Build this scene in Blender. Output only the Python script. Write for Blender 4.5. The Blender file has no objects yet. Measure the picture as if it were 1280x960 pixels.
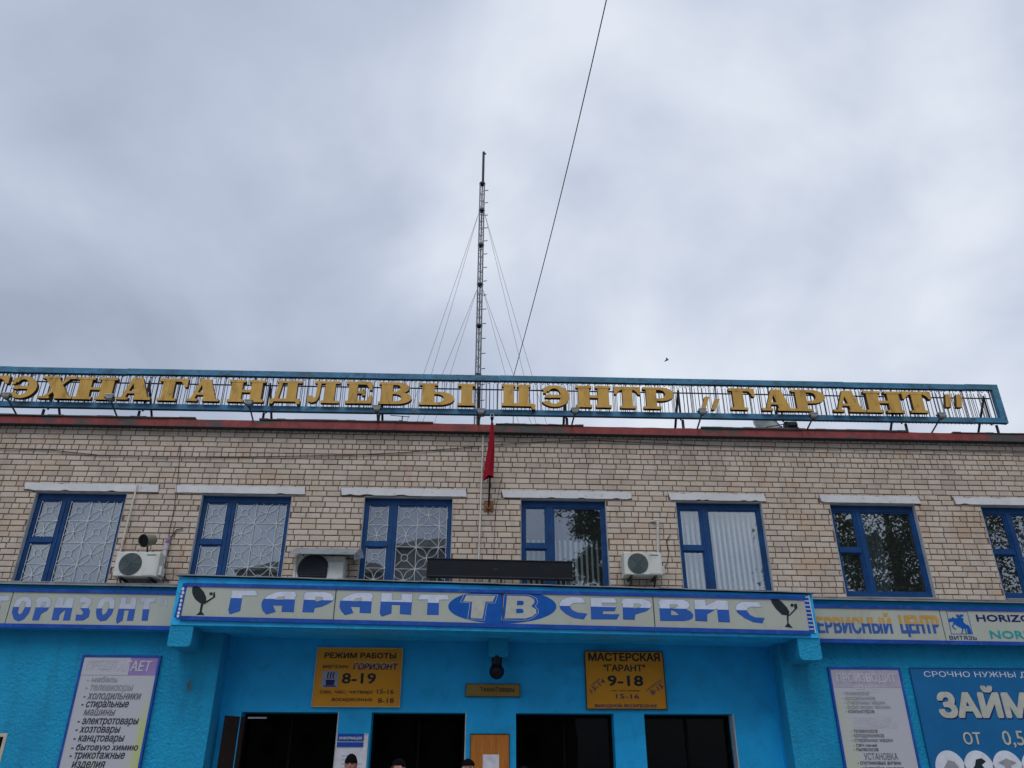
import bpy, bmesh, math, random
from mathutils import Vector, Matrix
from mathutils.geometry import delaunay_2d_cdt
random.seed(7)
R = math.radians
sc = bpy.context.scene
COL = sc.collection
# ------------------------------------------------------------------ camera
CAM = Vector((0.0, -14.2, 1.6)); YAW, PITCH, ROLL, FPX = R(2.5), R(27.0), R(0.05), 1000.0
fwd = Vector((math.sin(YAW)*math.cos(PITCH), math.cos(YAW)*math.cos(PITCH), math.sin(PITCH)))
rt0 = Vector((math.cos(YAW), -math.sin(YAW), 0)); up0 = rt0.cross(fwd)
rt = rt0*math.cos(ROLL) + up0*math.sin(ROLL); up = -rt0*math.sin(ROLL) + up0*math.cos(ROLL)
cam = bpy.data.objects.new('camera', bpy.data.cameras.new('camera'))
COL.objects.link(cam)
cam.matrix_world = Matrix(((rt.x, up.x, -fwd.x, CAM.x), (rt.y, up.y, -fwd.y, CAM.y), (rt.z, up.z, -fwd.z, CAM.z), (0, 0, 0, 1)))
cam.data.sensor_width = 36; cam.data.lens = 36*FPX/1280; cam.data.clip_end = 2000; cam.data.clip_start = .05
sc.camera = cam
def at(px, py, Y):
    d = fwd*FPX + rt*(px-640) + up*(480-py)
    return CAM + d*((Y-CAM.y)/d.y)
# ------------------------------------------------------------------ world: overcast sky
W = bpy.data.worlds.new("World"); sc.world = W; W.use_nodes = True
nt = W.node_tree; N = nt.nodes; Lk = nt.links; N.clear()
SUN_EL, SUN_AZ = R(57), R(190)      # azimuth clockwise from +Y: sun behind and a little left of the camera
out = N.new('ShaderNodeOutputWorld'); bg = N.new('ShaderNodeBackground'); bg.inputs['Strength'].default_value = .1
sky = N.new('ShaderNodeTexSky'); sky.sky_type = 'NISHITA'; sky.sun_disc = False; sky.sun_elevation = SUN_EL; sky.sun_rotation = SUN_AZ
tc = N.new('ShaderNodeTexCoord'); sep = N.new('ShaderNodeSeparateXYZ'); Lk.new(tc.outputs['Generated'], sep.inputs[0])
zz = N.new('ShaderNodeMath'); zz.operation = 'MAXIMUM'; Lk.new(sep.outputs['Z'], zz.inputs[0]); zz.inputs[1].default_value = 0
za = N.new('ShaderNodeMath'); za.operation = 'ADD'; Lk.new(zz.outputs[0], za.inputs[0]); za.inputs[1].default_value = .55
div = N.new('ShaderNodeVectorMath'); div.operation = 'DIVIDE'; Lk.new(tc.outputs['Generated'], div.inputs[0])
cmb = N.new('ShaderNodeCombineXYZ'); [Lk.new(za.outputs[0], cmb.inputs[i]) for i in range(3)]; Lk.new(cmb.outputs[0], div.inputs[1])
def wnoise(scale, detail, rough, dist, off):
    a = N.new('ShaderNodeVectorMath'); a.operation = 'ADD'; a.inputs[1].default_value = off; Lk.new(div.outputs[0], a.inputs[0])
    n = N.new('ShaderNodeTexNoise'); n.inputs['Scale'].default_value = scale; n.inputs['Detail'].default_value = detail
    n.inputs['Roughness'].default_value = rough; n.inputs['Distortion'].default_value = dist; Lk.new(a.outputs[0], n.inputs['Vector']); return n
n1 = wnoise(1.5, 3, .5, .35, (18.7, 22.3, 0)); n2 = wnoise(2.8, 5, .55, .3, (22.3, 18.7, 2))
mx = N.new('ShaderNodeMix'); mx.data_type = 'FLOAT'; mx.inputs[0].default_value = .36
Lk.new(n1.outputs['Fac'], mx.inputs[2]); Lk.new(n2.outputs['Fac'], mx.inputs[3])
cr = N.new('ShaderNodeValToRGB'); Lk.new(mx.outputs[0], cr.inputs[0])
el = cr.color_ramp.elements
el[0].position = .38; el[0].color = (.37, .425, .545, 1)
el[1].position = .62; el[1].color = (.80, .855, .95, 1)
e = el.new(.50); e.color = (.53, .595, .735, 1)
sc10 = N.new('ShaderNodeVectorMath'); sc10.operation = 'SCALE'; Lk.new(cr.outputs[0], sc10.inputs[0]); sc10.inputs['Scale'].default_value = 10.0
mixw = N.new('ShaderNodeMix'); mixw.data_type = 'RGBA'; mixw.inputs[0].default_value = .93
Lk.new(sky.outputs[0], mixw.inputs[6]); Lk.new(sc10.outputs[0], mixw.inputs[7])
Lk.new(mixw.outputs[2], bg.inputs['Color']); Lk.new(bg.outputs[0], out.inputs[0])
# ------------------------------------------------------------------ soft sun behind cloud
sl = bpy.data.lights.new('sun', 'SUN'); sl.energy = 1.5; sl.angle = R(36); sl.color = (1, .965, .92)
so = bpy.data.objects.new('sun', sl); COL.objects.link(so)
sd = Vector((math.sin(SUN_AZ)*math.cos(SUN_EL), math.cos(SUN_AZ)*math.cos(SUN_EL), math.sin(SUN_EL)))
so.rotation_euler = sd.to_track_quat('Z', 'Y').to_euler(); so.location = sd*50
sc.view_settings.view_transform = 'Standard'; sc.view_settings.look = 'None'
sc.view_settings.exposure = 0; sc.view_settings.gamma = 1

# ------------------------------------------------------------------ materials
def s2l(c): return tuple((v/12.92 if v <= .04045 else ((v+.055)/1.055)**2.4) for v in [x/255 for x in c])
def base(name):
    m = bpy.data.materials.new(name); m.use_nodes = True
    return m, m.node_tree.nodes, m.node_tree.links, m.node_tree.nodes['Principled BSDF']
def pos(n, l, scale=(1, 1, 1)):
    g = n.new('ShaderNodeNewGeometry'); mp = n.new('ShaderNodeMapping'); mp.inputs['Scale'].default_value = scale
    l.new(g.outputs['Position'], mp.inputs['Vector']); return mp.outputs[0]
def tex(n, l, v, scale, detail=4, rough=.6, dist=0):
    t = n.new('ShaderNodeTexNoise'); t.inputs['Scale'].default_value = scale; t.inputs['Detail'].default_value = detail
    t.inputs['Roughness'].default_value = rough; t.inputs['Distortion'].default_value = dist; l.new(v, t.inputs['Vector']); return t.outputs['Fac']
def ramp(n, l, f, stops):
    r = n.new('ShaderNodeValToRGB'); l.new(f, r.inputs[0]); e = r.color_ramp.elements
    e[0].position, e[0].color = stops[0][0], (*stops[0][1], 1); e[1].position, e[1].color = stops[-1][0], (*stops[-1][1], 1)
    for p, c in stops[1:-1]: k = e.new(p); k.color = (*c, 1)
    return r.outputs[0]
def mixc(n, l, f, a, b, mode='MIX'):
    m = n.new('ShaderNodeMix'); m.data_type = 'RGBA'; m.blend_type = mode
    if isinstance(f, (int, float)): m.inputs[0].default_value = f
    else: l.new(f, m.inputs[0])
    for i, s in ((6, a), (7, b)):
        if isinstance(s, tuple): m.inputs[i].default_value = (*s, 1)
        else: l.new(s, m.inputs[i])
    return m.outputs[2]
def bump(n, l, p, h, strength, dist=.01):
    b = n.new('ShaderNodeBump'); b.inputs['Strength'].default_value = strength; b.inputs['Distance'].default_value = dist
    l.new(h, b.inputs['Height']); l.new(b.outputs[0], p.inputs['Normal'])
def worn(name, col, rough=.6, var=.25, scale=3, metal=0, dirt=(.06, .05, .045), dirt_amt=.35, bumpy=.15, dscale=1.3, stretch=(1, 1, 1), dpos=(.52, .72)):
    """paint or metal with tonal drift, patches of dirt and fine relief"""
    m, n, l, p = base(name); v = pos(n, l, stretch)
    a = tex(n, l, v, scale, 5); lo = tuple(c*(1-var) for c in col); hi = tuple(min(1, c*(1+var)) for c in col)
    c = ramp(n, l, a, [(.3, lo), (.7, hi)])
    if dirt_amt > 0:
        d = tex(n, l, v, dscale*4, 8, .7, .6); f = ramp(n, l, d, [(dpos[0], (0, 0, 0)), (dpos[1], (dirt_amt,)*3)])
        c = mixc(n, l, f, c, dirt)
    l.new(c, p.inputs['Base Color']); p.inputs['Roughness'].default_value = rough; p.inputs['Metallic'].default_value = metal; p.inputs['Specular IOR Level'].default_value = .25
    if bumpy: bump(n, l, p, tex(n, l, v, scale*14, 4), bumpy, .004)
    return m
def flat(name, col, rough=.7):
    m, n, l, p = base(name); v = pos(n, l); a = tex(n, l, v, 9, 5)
    l.new(ramp(n, l, a, [(.3, tuple(c*.86 for c in col)), (.7, tuple(min(1, c*1.1) for c in col))]), p.inputs['Base Color'])
    p.inputs['Roughness'].default_value = rough; p.inputs['Specular IOR Level'].default_value = .2; return m
# brick: each brick has its own tone, with rust and lime blotches crossing several bricks
def brick_mat():
    m, n, l, p = base('silicate_brick'); v = pos(n, l)
    oi = n.new('ShaderNodeObjectInfo'); at_ = n.new('ShaderNodeAttribute'); at_.attribute_name = 'tint'
    ad = n.new('ShaderNodeMath'); ad.operation = 'ADD'; l.new(oi.outputs['Random'], ad.inputs[0]); l.new(at_.outputs['Fac'], ad.inputs[1])
    fr = n.new('ShaderNodeMath'); fr.operation = 'FRACT'; l.new(ad.outputs[0], fr.inputs[0])
    c = ramp(n, l, fr.outputs[0], [(0, (.43, .36, .295)), (.2, (.51, .435, .365)), (.45, (.55, .475, .40)), (.75, (.585, .51, .435)), (.93, (.52, .445, .345)), (1, (.54, .42, .335))])
    g = tex(n, l, v, 34, 6, .75); c = mixc(n, l, ramp(n, l, g, [(.42, (0, 0, 0)), (.72, (.5,)*3)]), c, (.28, .235, .195))
    big = tex(n, l, v, .9, 5, .6, .4); c = mixc(n, l, ramp(n, l, big, [(.56, (0, 0, 0)), (.74, (.5,)*3)]), c, (.46, .27, .14))
    b2 = tex(n, l, pos(n, l, (1, 1, .35)), 2.1, 6, .7, .3); c = mixc(n, l, ramp(n, l, b2, [(.50, (0, 0, 0)), (.74, (.6,)*3)]), c, (.27, .235, .205))
    r = tex(n, l, pos(n, l, (2.2, 1, .45)), 1.5, 4, .6); c = mixc(n, l, ramp(n, l, r, [(.60, (0, 0, 0)), (.76, (.6,)*3)]), c, (.34, .17, .08))
    # grey weathering strip right under the parapet
    l.new(c, p.inputs['Base Color']); p.inputs['Roughness'].default_value = .9
    bump(n, l, p, g, .5, .006); return m
M = {}
M['brick'] = brick_mat()
M['mortar'] = worn('mortar', (.16, .105, .078), .95, .3, 6, dirt=(.07, .05, .04), dirt_amt=.6, bumpy=.5)
def plaster(name, col):
    m, n, l, p = base(name); v = pos(n, l)
    a = tex(n, l, v, 1.1, 5, .6); c = ramp(n, l, a, [(.3, tuple(x*.82 for x in col)), (.7, tuple(min(1, x*1.12) for x in col))])
    st = tex(n, l, pos(n, l, (1.6, 1, .25)), 2.2, 7, .7, .4); c = mixc(n, l, ramp(n, l, st, [(.52, (0, 0, 0)), (.75, (.5,)*3)]), c, tuple(x*.45+.01 for x in col))
    ch = tex(n, l, v, 26, 6, .75); c = mixc(n, l, ramp(n, l, ch, [(.66, (0, 0, 0)), (.74, (.35,)*3)]), c, (.22, .42, .50))
    l.new(c, p.inputs['Base Color']); p.inputs['Roughness'].default_value = .55; p.inputs['Specular IOR Level'].default_value = .35
    w = n.new('ShaderNodeTexVoronoi'); w.inputs['Scale'].default_value = 20; l.new(v, w.inputs['Vector'])
    h = tex(n, l, pos(n, l, (1, 1, 1.6)), 26, 7, .8, .9)
    ma = n.new('ShaderNodeMath'); ma.operation = 'MULTIPLY_ADD'; l.new(w.outputs['Distance'], ma.inputs[0]); ma.inputs[1].default_value = .35; l.new(h, ma.inputs[2])
    bump(n, l, p, ma.outputs[0], 1.0, .08); return m
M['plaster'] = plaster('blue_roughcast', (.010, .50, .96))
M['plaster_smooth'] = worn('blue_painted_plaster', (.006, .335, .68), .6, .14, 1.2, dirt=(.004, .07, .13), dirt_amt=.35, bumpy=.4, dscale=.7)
M['fascia_paint'] = worn('light_blue_paint', (.02, .42, .80), .55, .2, 2, dirt=(.02, .08, .11), dirt_amt=.6, bumpy=.3)
M['royal'] = worn('royal_blue_paint', (.006, .06, .33), .5, .25, 3, dirt=(.12, .2, .42), dirt_amt=.3, bumpy=.15)
M['print_blue'] = flat('print_blue', (.002, .085, .38), .5)
M['navy'] = flat('navy_print', (.01, .015, .13), .5)
M['panel'] = worn('aged_sign_panel', (.385, .42, .37), .5, .08, 1.0, dirt=(.27, .28, .23), dirt_amt=.5, bumpy=.03, dscale=.6, stretch=(1, 1, .5))
M['white_print'] = flat('white_print', (.58, .62, .70), .6)
M['black_print'] = flat('black_print', (.012, .022, .028), .6)
M['teal_print'] = flat('teal_print', (.02, .30, .34), .6)
M['orange_print'] = flat('orange_print', (.55, .27, .03), .6)
M['beige_print'] = flat('beige_print', (.42, .44, .39), .6)
M['win'] = worn('window_blue_paint', (.003, .048, .165), .5, .25, 4, dirt=(.003, .02, .09), dirt_amt=.5, bumpy=.1)
M['reveal'] = worn('reveal_plaster', (.42, .44, .46), .8, .15, 4, dirt=(.18, .17, .15), dirt_amt=.5, bumpy=.4)
M['lintel'] = worn('whitewashed_concrete', (.60, .61, .63), .85, .1, 3, dirt=(.22, .20, .18), dirt_amt=.55, bumpy=.6, dscale=2.5, dpos=(.58, .68))
M['grille'] = flat('white_grille_paint', (.60, .62, .65), .5)
M['flash'] = worn('zinc_flashing', (.30, .32, .33), .45, .2, 2, metal=.5, dirt=(.08, .07, .06), dirt_amt=.5)
M['dark_steel'] = worn('dark_steel', (.032, .040, .050), .6, .3, 5, dirt=(.09, .045, .025), dirt_amt=.4)
def patchy():
    m, n, l, p = base('parapet_red_paint'); v = pos(n, l, (1, 1, 1)); a = tex(n, l, v, 5, 5)
    c = ramp(n, l, a, [(.3, (.17, .028, .028)), (.7, (.30, .05, .045))])
    f = tex(n, l, pos(n, l, (.5, 1, 1)), 1.1, 6, .62, .5); c = mixc(n, l, ramp(n, l, f, [(.55, (0, 0, 0)), (.60, (1,)*3)]), c, (.07, .062, .06))
    d = tex(n, l, v, 14, 6, .7); c = mixc(n, l, ramp(n, l, d, [(.5, (0, 0, 0)), (.7, (.6,)*3)]), c, (.05, .035, .035))
    l.new(c, p.inputs['Base Color']); p.inputs['Roughness'].default_value = .75; bump(n, l, p, d, .5, .01); return m
M['red'] = patchy()
M['felt'] = worn('roofing_felt', (.06, .058, .055), .9, .3, 6, dirt=(.12, .11, .10), dirt_amt=.4, bumpy=.6)
def teal():
    m, n, l, p = base('weathered_teal_paint'); v = pos(n, l, (.7, 1, 1)); a = tex(n, l, v, 3.2, 6, .65)
    c = ramp(n, l, a, [(.3, (.016, .085, .16)), (.5, (.028, .175, .33)), (.7, (.06, .26, .44))])
    d = tex(n, l, v, 9, 8, .75, 1); c = mixc(n, l, ramp(n, l, d, [(.50, (0, 0, 0)), (.62, (.8,)*3)]), c, (.03, .05, .05))
    d2 = tex(n, l, v, 1.2, 4); c = mixc(n, l, ramp(n, l, d2, [(.5, (0, 0, 0)), (.7, (.45,)*3)]), c, (.05, .15, .13))
    l.new(c, p.inputs['Base Color']); p.inputs['Roughness'].default_value = .6; bump(n, l, p, d, .3, .005); return m
M['teal'] = teal()
M['gold'] = worn('ochre_letter_paint', (.54, .325, .075), .55, .16, 5, dirt=(.15, .08, .03), dirt_amt=.55, bumpy=.15, dscale=2.2, stretch=(1, 1, .35), dpos=(.54, .66))
M['gold_side'] = flat('letter_return_brown', (.10, .05, .022), .7)
M['ac_white'] = worn('air_conditioner_plastic', (.58, .60, .57), .45, .07, 2, dirt=(.25, .25, .22), dirt_amt=.5, bumpy=.02)
M['ac_grille'] = flat('fan_grille_grey', (.09, .12, .125), .5)
M['hood'] = worn('galvanised_hood', (.25, .28, .31), .5, .15, 3, metal=.3, dirt=(.08, .08, .08), dirt_amt=.4)
M['black'] = worn('black_housing', (.003, .005, .010), .5, .3, 4, dirt=(.008, .008, .012), dirt_amt=.3, bumpy=.1)
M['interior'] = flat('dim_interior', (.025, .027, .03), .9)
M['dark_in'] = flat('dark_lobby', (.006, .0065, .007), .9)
M['door_brown'] = worn('dark_door_paint', (.0045, .004, .004), .5, .2, 3, dirt_amt=.2)
M['yellow'] = worn('yellow_sign_board', (.56, .235, .010), .55, .1, 1.5, dirt=(.42, .17, .02), dirt_amt=.5, bumpy=.02, dscale=.5)
M['yellow_frame'] = flat('sign_edge_cream', (.42, .33, .22), .6)
M['wood'] = worn('orange_varnished_wood', (.42, .15, .025), .4, .2, 4, dirt=(.18, .06, .015), dirt_amt=.6, bumpy=.05, stretch=(5, 1, .6))
M['paper'] = flat('white_paper', (.60, .60, .66), .8)
M['khaki'] = worn('khaki_metal', (.17, .165, .12), .6, .15, 4, dirt_amt=.4)
M['flag'] = worn('red_flag_cloth', (.30, .004, .02), .85, .2, 3, dirt=(.2, .003, .01), dirt_amt=.5, bumpy=.2)
M['white_pole'] = worn('white_pipe_paint', (.56, .54, .50), .6, .1, 3, dirt_amt=.3)
M['mast'] = worn('galvanised_mast', (.20, .21, .23), .5, .25, 3, metal=.4, dirt_amt=.4)
M['wire'] = flat('black_cable', (.018, .018, .02), .6)
M['guy'] = flat('steel_guy_wire', (.20, .21, .23), .5)
M['lamp'] = worn('floodlight_housing', (.26, .29, .29), .5, .2, 5, dirt=(.12, .12, .06), dirt_amt=.5)
M['foam'] = worn('pipe_wrap', (.42, .40, .46), .8, .25, 20, dirt_amt=.2)
M['banner_blue'] = worn('blue_banner', (.006, .115, .30), .45, .1, 1, dirt=(.005, .08, .22), dirt_amt=.5, bumpy=.02)
M['asphalt'] = worn('asphalt', (.10, .10, .10), .9, .2, 1, dirt=(.05, .05, .05), dirt_amt=.4, bumpy=.5)
M['paving'] = worn('concrete_paving', (.28, .27, .26), .9, .15, 2, dirt=(.15, .14, .13), dirt_amt=.4, bumpy=.4)
M['bark'] = worn('bark', (.10, .075, .055), .9, .3, 6)
M['leaf'] = worn('leaves', (.045, .075, .025), .6, .5, 2, dirt=(.02, .035, .012), dirt_amt=.6, bumpy=0)
M['far_wall'] = worn('far_block_wall', (.30, .29, .28), .9, .1, .5)
M['frame_cream'] = worn('cream_frame', (.45, .42, .34), .6, .15, 4)
def fading_board(name, x0, x1, z0, z1):
    """printed board: pale ground with a lime swirl printed towards one side (x1) and foot (z1)"""
    m, n, l, p = base(name); v = pos(n, l, (1, 1, .6)); a = tex(n, l, v, 1.7, 2, .4, .5); g = n.new('ShaderNodeNewGeometry'); q = n.new('ShaderNodeSeparateXYZ'); l.new(g.outputs['Position'], q.inputs[0])
    def mr(o, a0, a1): r = n.new('ShaderNodeMapRange'); l.new(q.outputs[o], r.inputs[0]); r.inputs[1].default_value = a0; r.inputs[2].default_value = a1; return r.outputs[0]
    def mth(op, i0, i1):
        k = n.new('ShaderNodeMath'); k.operation = op
        for j, i in enumerate((i0, i1)):
            if isinstance(i, (int, float)): k.inputs[j].default_value = i
            else: l.new(i, k.inputs[j])
        return k.outputs[0]
    f = mth('ADD', mth('MULTIPLY', mr('X', x0, x1), .62), mth('MULTIPLY', mr('Z', z0, z1), .32)); f = mth('ADD', f, mth('MULTIPLY', mth('SUBTRACT', a, .5), 1.3))
    l.new(ramp(n, l, f, [(.50, (.41, .42, .47)), (.66, (.41, .44, .38)), (.80, (.41, .46, .20))]), p.inputs['Base Color']); p.inputs['Roughness'].default_value = .4; return m
M['board'] = fading_board('printed_white_board', -6.5, -5.1, 3.9, 1.2)
M['board_right'] = fading_board('printed_service_board', 7.1, 5.9, 3.3, 1.7)
M['lilac'] = flat('lilac_header', (.26, .19, .42), .5)
M['grey_text'] = flat('sun_bleached_text', (.27, .28, .31), .6)
M['mid_text'] = flat('half_faded_text', (.14, .14, .17), .6)
M['dark_text'] = flat('dark_text', (.035, .035, .055), .6)
M['pale_text'] = flat('pale_header_text', (.48, .47, .55), .6)
def two_tone(name, top, bot, z0, slope):
    """flat print: two inks meeting on a straight line across the lettering"""
    m, n, l, p = base(name); g = n.new('ShaderNodeNewGeometry'); s = n.new('ShaderNodeSeparateXYZ'); l.new(g.outputs['Position'], s.inputs[0])
    a = n.new('ShaderNodeMath'); a.operation = 'MULTIPLY_ADD'; l.new(s.outputs['X'], a.inputs[0]); a.inputs[1].default_value = -slope; l.new(s.outputs['Z'], a.inputs[2])
    gt = n.new('ShaderNodeMath'); gt.operation = 'GREATER_THAN'; l.new(a.outputs[0], gt.inputs[0]); gt.inputs[1].default_value = z0
    nz = tex(n, l, g.outputs['Position'], 7, 5); sh = ramp(n, l, nz, [(.3, (.85,)*3), (.7, (1.08,)*3)])
    c = mixc(n, l, gt.outputs[0], bot, top); l.new(mixc(n, l, 1.0, c, sh, 'MULTIPLY'), p.inputs['Base Color']); p.inputs['Roughness'].default_value = .5; return m
def glass(name, refl, tint=(.55, .62, .65), film=.06):
    m, n, l, p = base(name); n.remove(p); o = n['Material Output']
    tr = n.new('ShaderNodeBsdfTransparent'); tr.inputs[0].default_value = (*tint, 1)
    gl = n.new('ShaderNodeBsdfGlossy'); gl.inputs['Roughness'].default_value = .012; gl.inputs['Color'].default_value = (.92, .96, 1, 1)
    v = pos(n, l); b = n.new('ShaderNodeBump'); b.inputs['Strength'].default_value = .05; b.inputs['Distance'].default_value = .02
    l.new(tex(n, l, v, 2.2, 1), b.inputs['Height']); l.new(b.outputs[0], gl.inputs['Normal'])
    df = n.new('ShaderNodeBsdfDiffuse'); df.inputs[0].default_value = (.35, .38, .40, 1)
    m1 = n.new('ShaderNodeMixShader'); m1.inputs[0].default_value = film; l.new(tr.outputs[0], m1.inputs[1]); l.new(df.outputs[0], m1.inputs[2])
    m2 = n.new('ShaderNodeMixShader'); m2.inputs[0].default_value = refl; l.new(m1.outputs[0], m2.inputs[1]); l.new(gl.outputs[0], m2.inputs[2])
    l.new(m2.outputs[0], o.inputs[0]); return m
M['glass'] = glass('window_glass', .20, (.86, .90, .92), .025); M['door_glass'] = glass('door_glass', .005, (.4, .4, .4), .003)
M['blind'] = worn('blind_fabric', (.66, .70, .70), .8, .1, 4, dirt_amt=0, bumpy=0)
M['curtain'] = worn('net_curtain', (.085, .105, .125), .8, .2, 4, dirt_amt=0, bumpy=0)
M['door_brown'].node_tree.nodes['Principled BSDF'].inputs['Specular IOR Level'].default_value = .03
M['skin'] = flat('skin', (.42, .20, .15), .55)
M['hat'] = flat('black_knit', (.004, .004, .006), .95)
M['jacket'] = flat('dark_jacket', (.03, .032, .04), .8)
M['trousers'] = flat('dark_trousers', (.03, .035, .05), .8)
M['hat'].node_tree.nodes['Principled BSDF'].inputs['Specular IOR Level'].default_value = .05
M['hair'] = flat('grey_hair', (.14, .13, .12), .8)
M['eye'] = flat('eye', (.02, .015, .012), .3)

# ------------------------------------------------------------------ mesh helpers
class MB:
    def __init__(s): s.v = []; s.f = []; s.m = []
    def poly(s, pts, mi=0):
        b = len(s.v); s.v += [tuple(p) for p in pts]; s.f.append(tuple(range(b, b+len(pts)))); s.m.append(mi)
    def hexa(s, c, mi=0, skip=()):
        b = len(s.v); s.v += [tuple(p) for p in c]
        for i, q in enumerate(((0, 3, 2, 1), (4, 5, 6, 7), (0, 1, 5, 4), (1, 2, 6, 5), (2, 3, 7, 6), (3, 0, 4, 7))):
            if i not in skip: s.f.append(tuple(b+k for k in q)); s.m.append(mi)
    def box(s, x0, x1, y0, y1, z0, z1, mi=0, sl=0.0, st=None, skip=()):
        """z gains sl*x at the bottom and st*x at the top"""
        st = sl if st is None else st
        s.hexa([(x0, y0, z0+sl*x0), (x1, y0, z0+sl*x1), (x1, y1, z0+sl*x1), (x0, y1, z0+sl*x0),
                (x0, y0, z1+st*x0), (x1, y0, z1+st*x1), (x1, y1, z1+st*x1), (x0, y1, z1+st*x0)], mi, skip)
        return s
    def tube(s, a, b, r, k=6, r2=None, caps=True, mi=0):
        a, b = Vector(a), Vector(b); d = (b-a).normalized(); u = d.orthogonal().normalized(); w = d.cross(u); r2 = r if r2 is None else r2
        base_ = len(s.v)
        for c, rr in ((a, r), (b, r2)):
            for i in range(k):
                t = 2*math.pi*i/k; s.v.append(tuple(c+(u*math.cos(t)+w*math.sin(t))*rr))
        for i in range(k):
            j = (i+1) % k; s.f.append((base_+i, base_+j, base_+k+j, base_+k+i)); s.m.append(mi)
        if caps: s.f.append(tuple(base_+i for i in range(k))[::-1]); s.m.append(mi); s.f.append(tuple(base_+k+i for i in range(k))); s.m.append(mi)
        return s
    def path(s, pts, r, k=5):
        for p, q in zip(pts, pts[1:]): s.tube(p, q, r, k, caps=False)
        return s
    def prism(s, pts, y0, y1, mi=0, side=None):
        """outline in the XZ plane, front at y0 (towards the street), back at y1"""
        n = len(pts); A = sum(pts[i][0]*pts[(i+1) % n][1]-pts[(i+1) % n][0]*pts[i][1] for i in range(n))
        if A < 0: pts = pts[::-1]
        b = len(s.v); s.v += [(x, y0, z) for x, z in pts] + [(x, y1, z) for x, z in pts]
        s.f.append(tuple(b+i for i in range(n))); s.m.append(mi)
        for i in range(n):
            j = (i+1) % n; s.f.append((b+i, b+n+i, b+n+j, b+j)); s.m.append(mi if side is None else side)
        return s
    def build(s, name, mats, parent=None, smooth=False):
        me = bpy.data.meshes.new(name); me.from_pydata(s.v, [], s.f)
        for m in (mats if isinstance(mats, (list, tuple)) else [mats]): me.materials.append(m)
        if any(s.m): me.polygons.foreach_set('material_index', s.m)
        if smooth: me.polygons.foreach_set('use_smooth', [True]*len(me.polygons))
        me.update(); o = bpy.data.objects.new(name, me); COL.objects.link(o)
        if parent: o.parent = parent; o.matrix_parent_inverse = Matrix.Translation(-parent.location) if parent.type == 'EMPTY' else Matrix()
        return o
def tag(o, label=None, cat=None, group=None, kind=None):
    for k, v in (('label', label), ('category', cat), ('group', group), ('kind', kind)):
        if v: o[k] = v
    return o
def thing(name, label, cat, loc=(0, 0, 0), group=None):
    o = bpy.data.objects.new(name, None); COL.objects.link(o); o.location = loc; o.empty_display_size = .2
    return tag(o, label, cat, group)
def copy_tree(root, delta, label, mats=None):
    """copy a thing and its parts with shared mesh data, moved by delta"""
    def rec(o, par):
        c = o.copy(); COL.objects.link(c)
        if par: c.parent = par
        for ch in [q for q in o.children]: rec(ch, c)
        return c
    c = rec(root, None); c.location = root.location + Vector(delta); c['label'] = label; return c
def offset_poly(pts, g):
    n = len(pts); A = sum(pts[i][0]*pts[(i+1) % n][1]-pts[(i+1) % n][0]*pts[i][1] for i in range(n))
    s = 1 if A > 0 else -1; out_ = []
    for i in range(n):
        p, q, r_ = Vector(pts[i-1]), Vector(pts[i]), Vector(pts[(i+1) % n])
        d1 = (q-p); d2 = (r_-q)
        if d1.length < 1e-6 or d2.length < 1e-6: out_.append(tuple(q)); continue
        d1.normalize(); d2.normalize(); n1 = Vector((d1.y, -d1.x))*s; n2 = Vector((d2.y, -d2.x))*s
        nn = n1+n2
        if nn.length < .3: nn = n1
        nn.normalize(); k = 1/max(.5, nn.dot(n1)); out_.append(tuple(q+nn*g*k))
    return out_
_font_off = {}
_glyphs = {}
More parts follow.
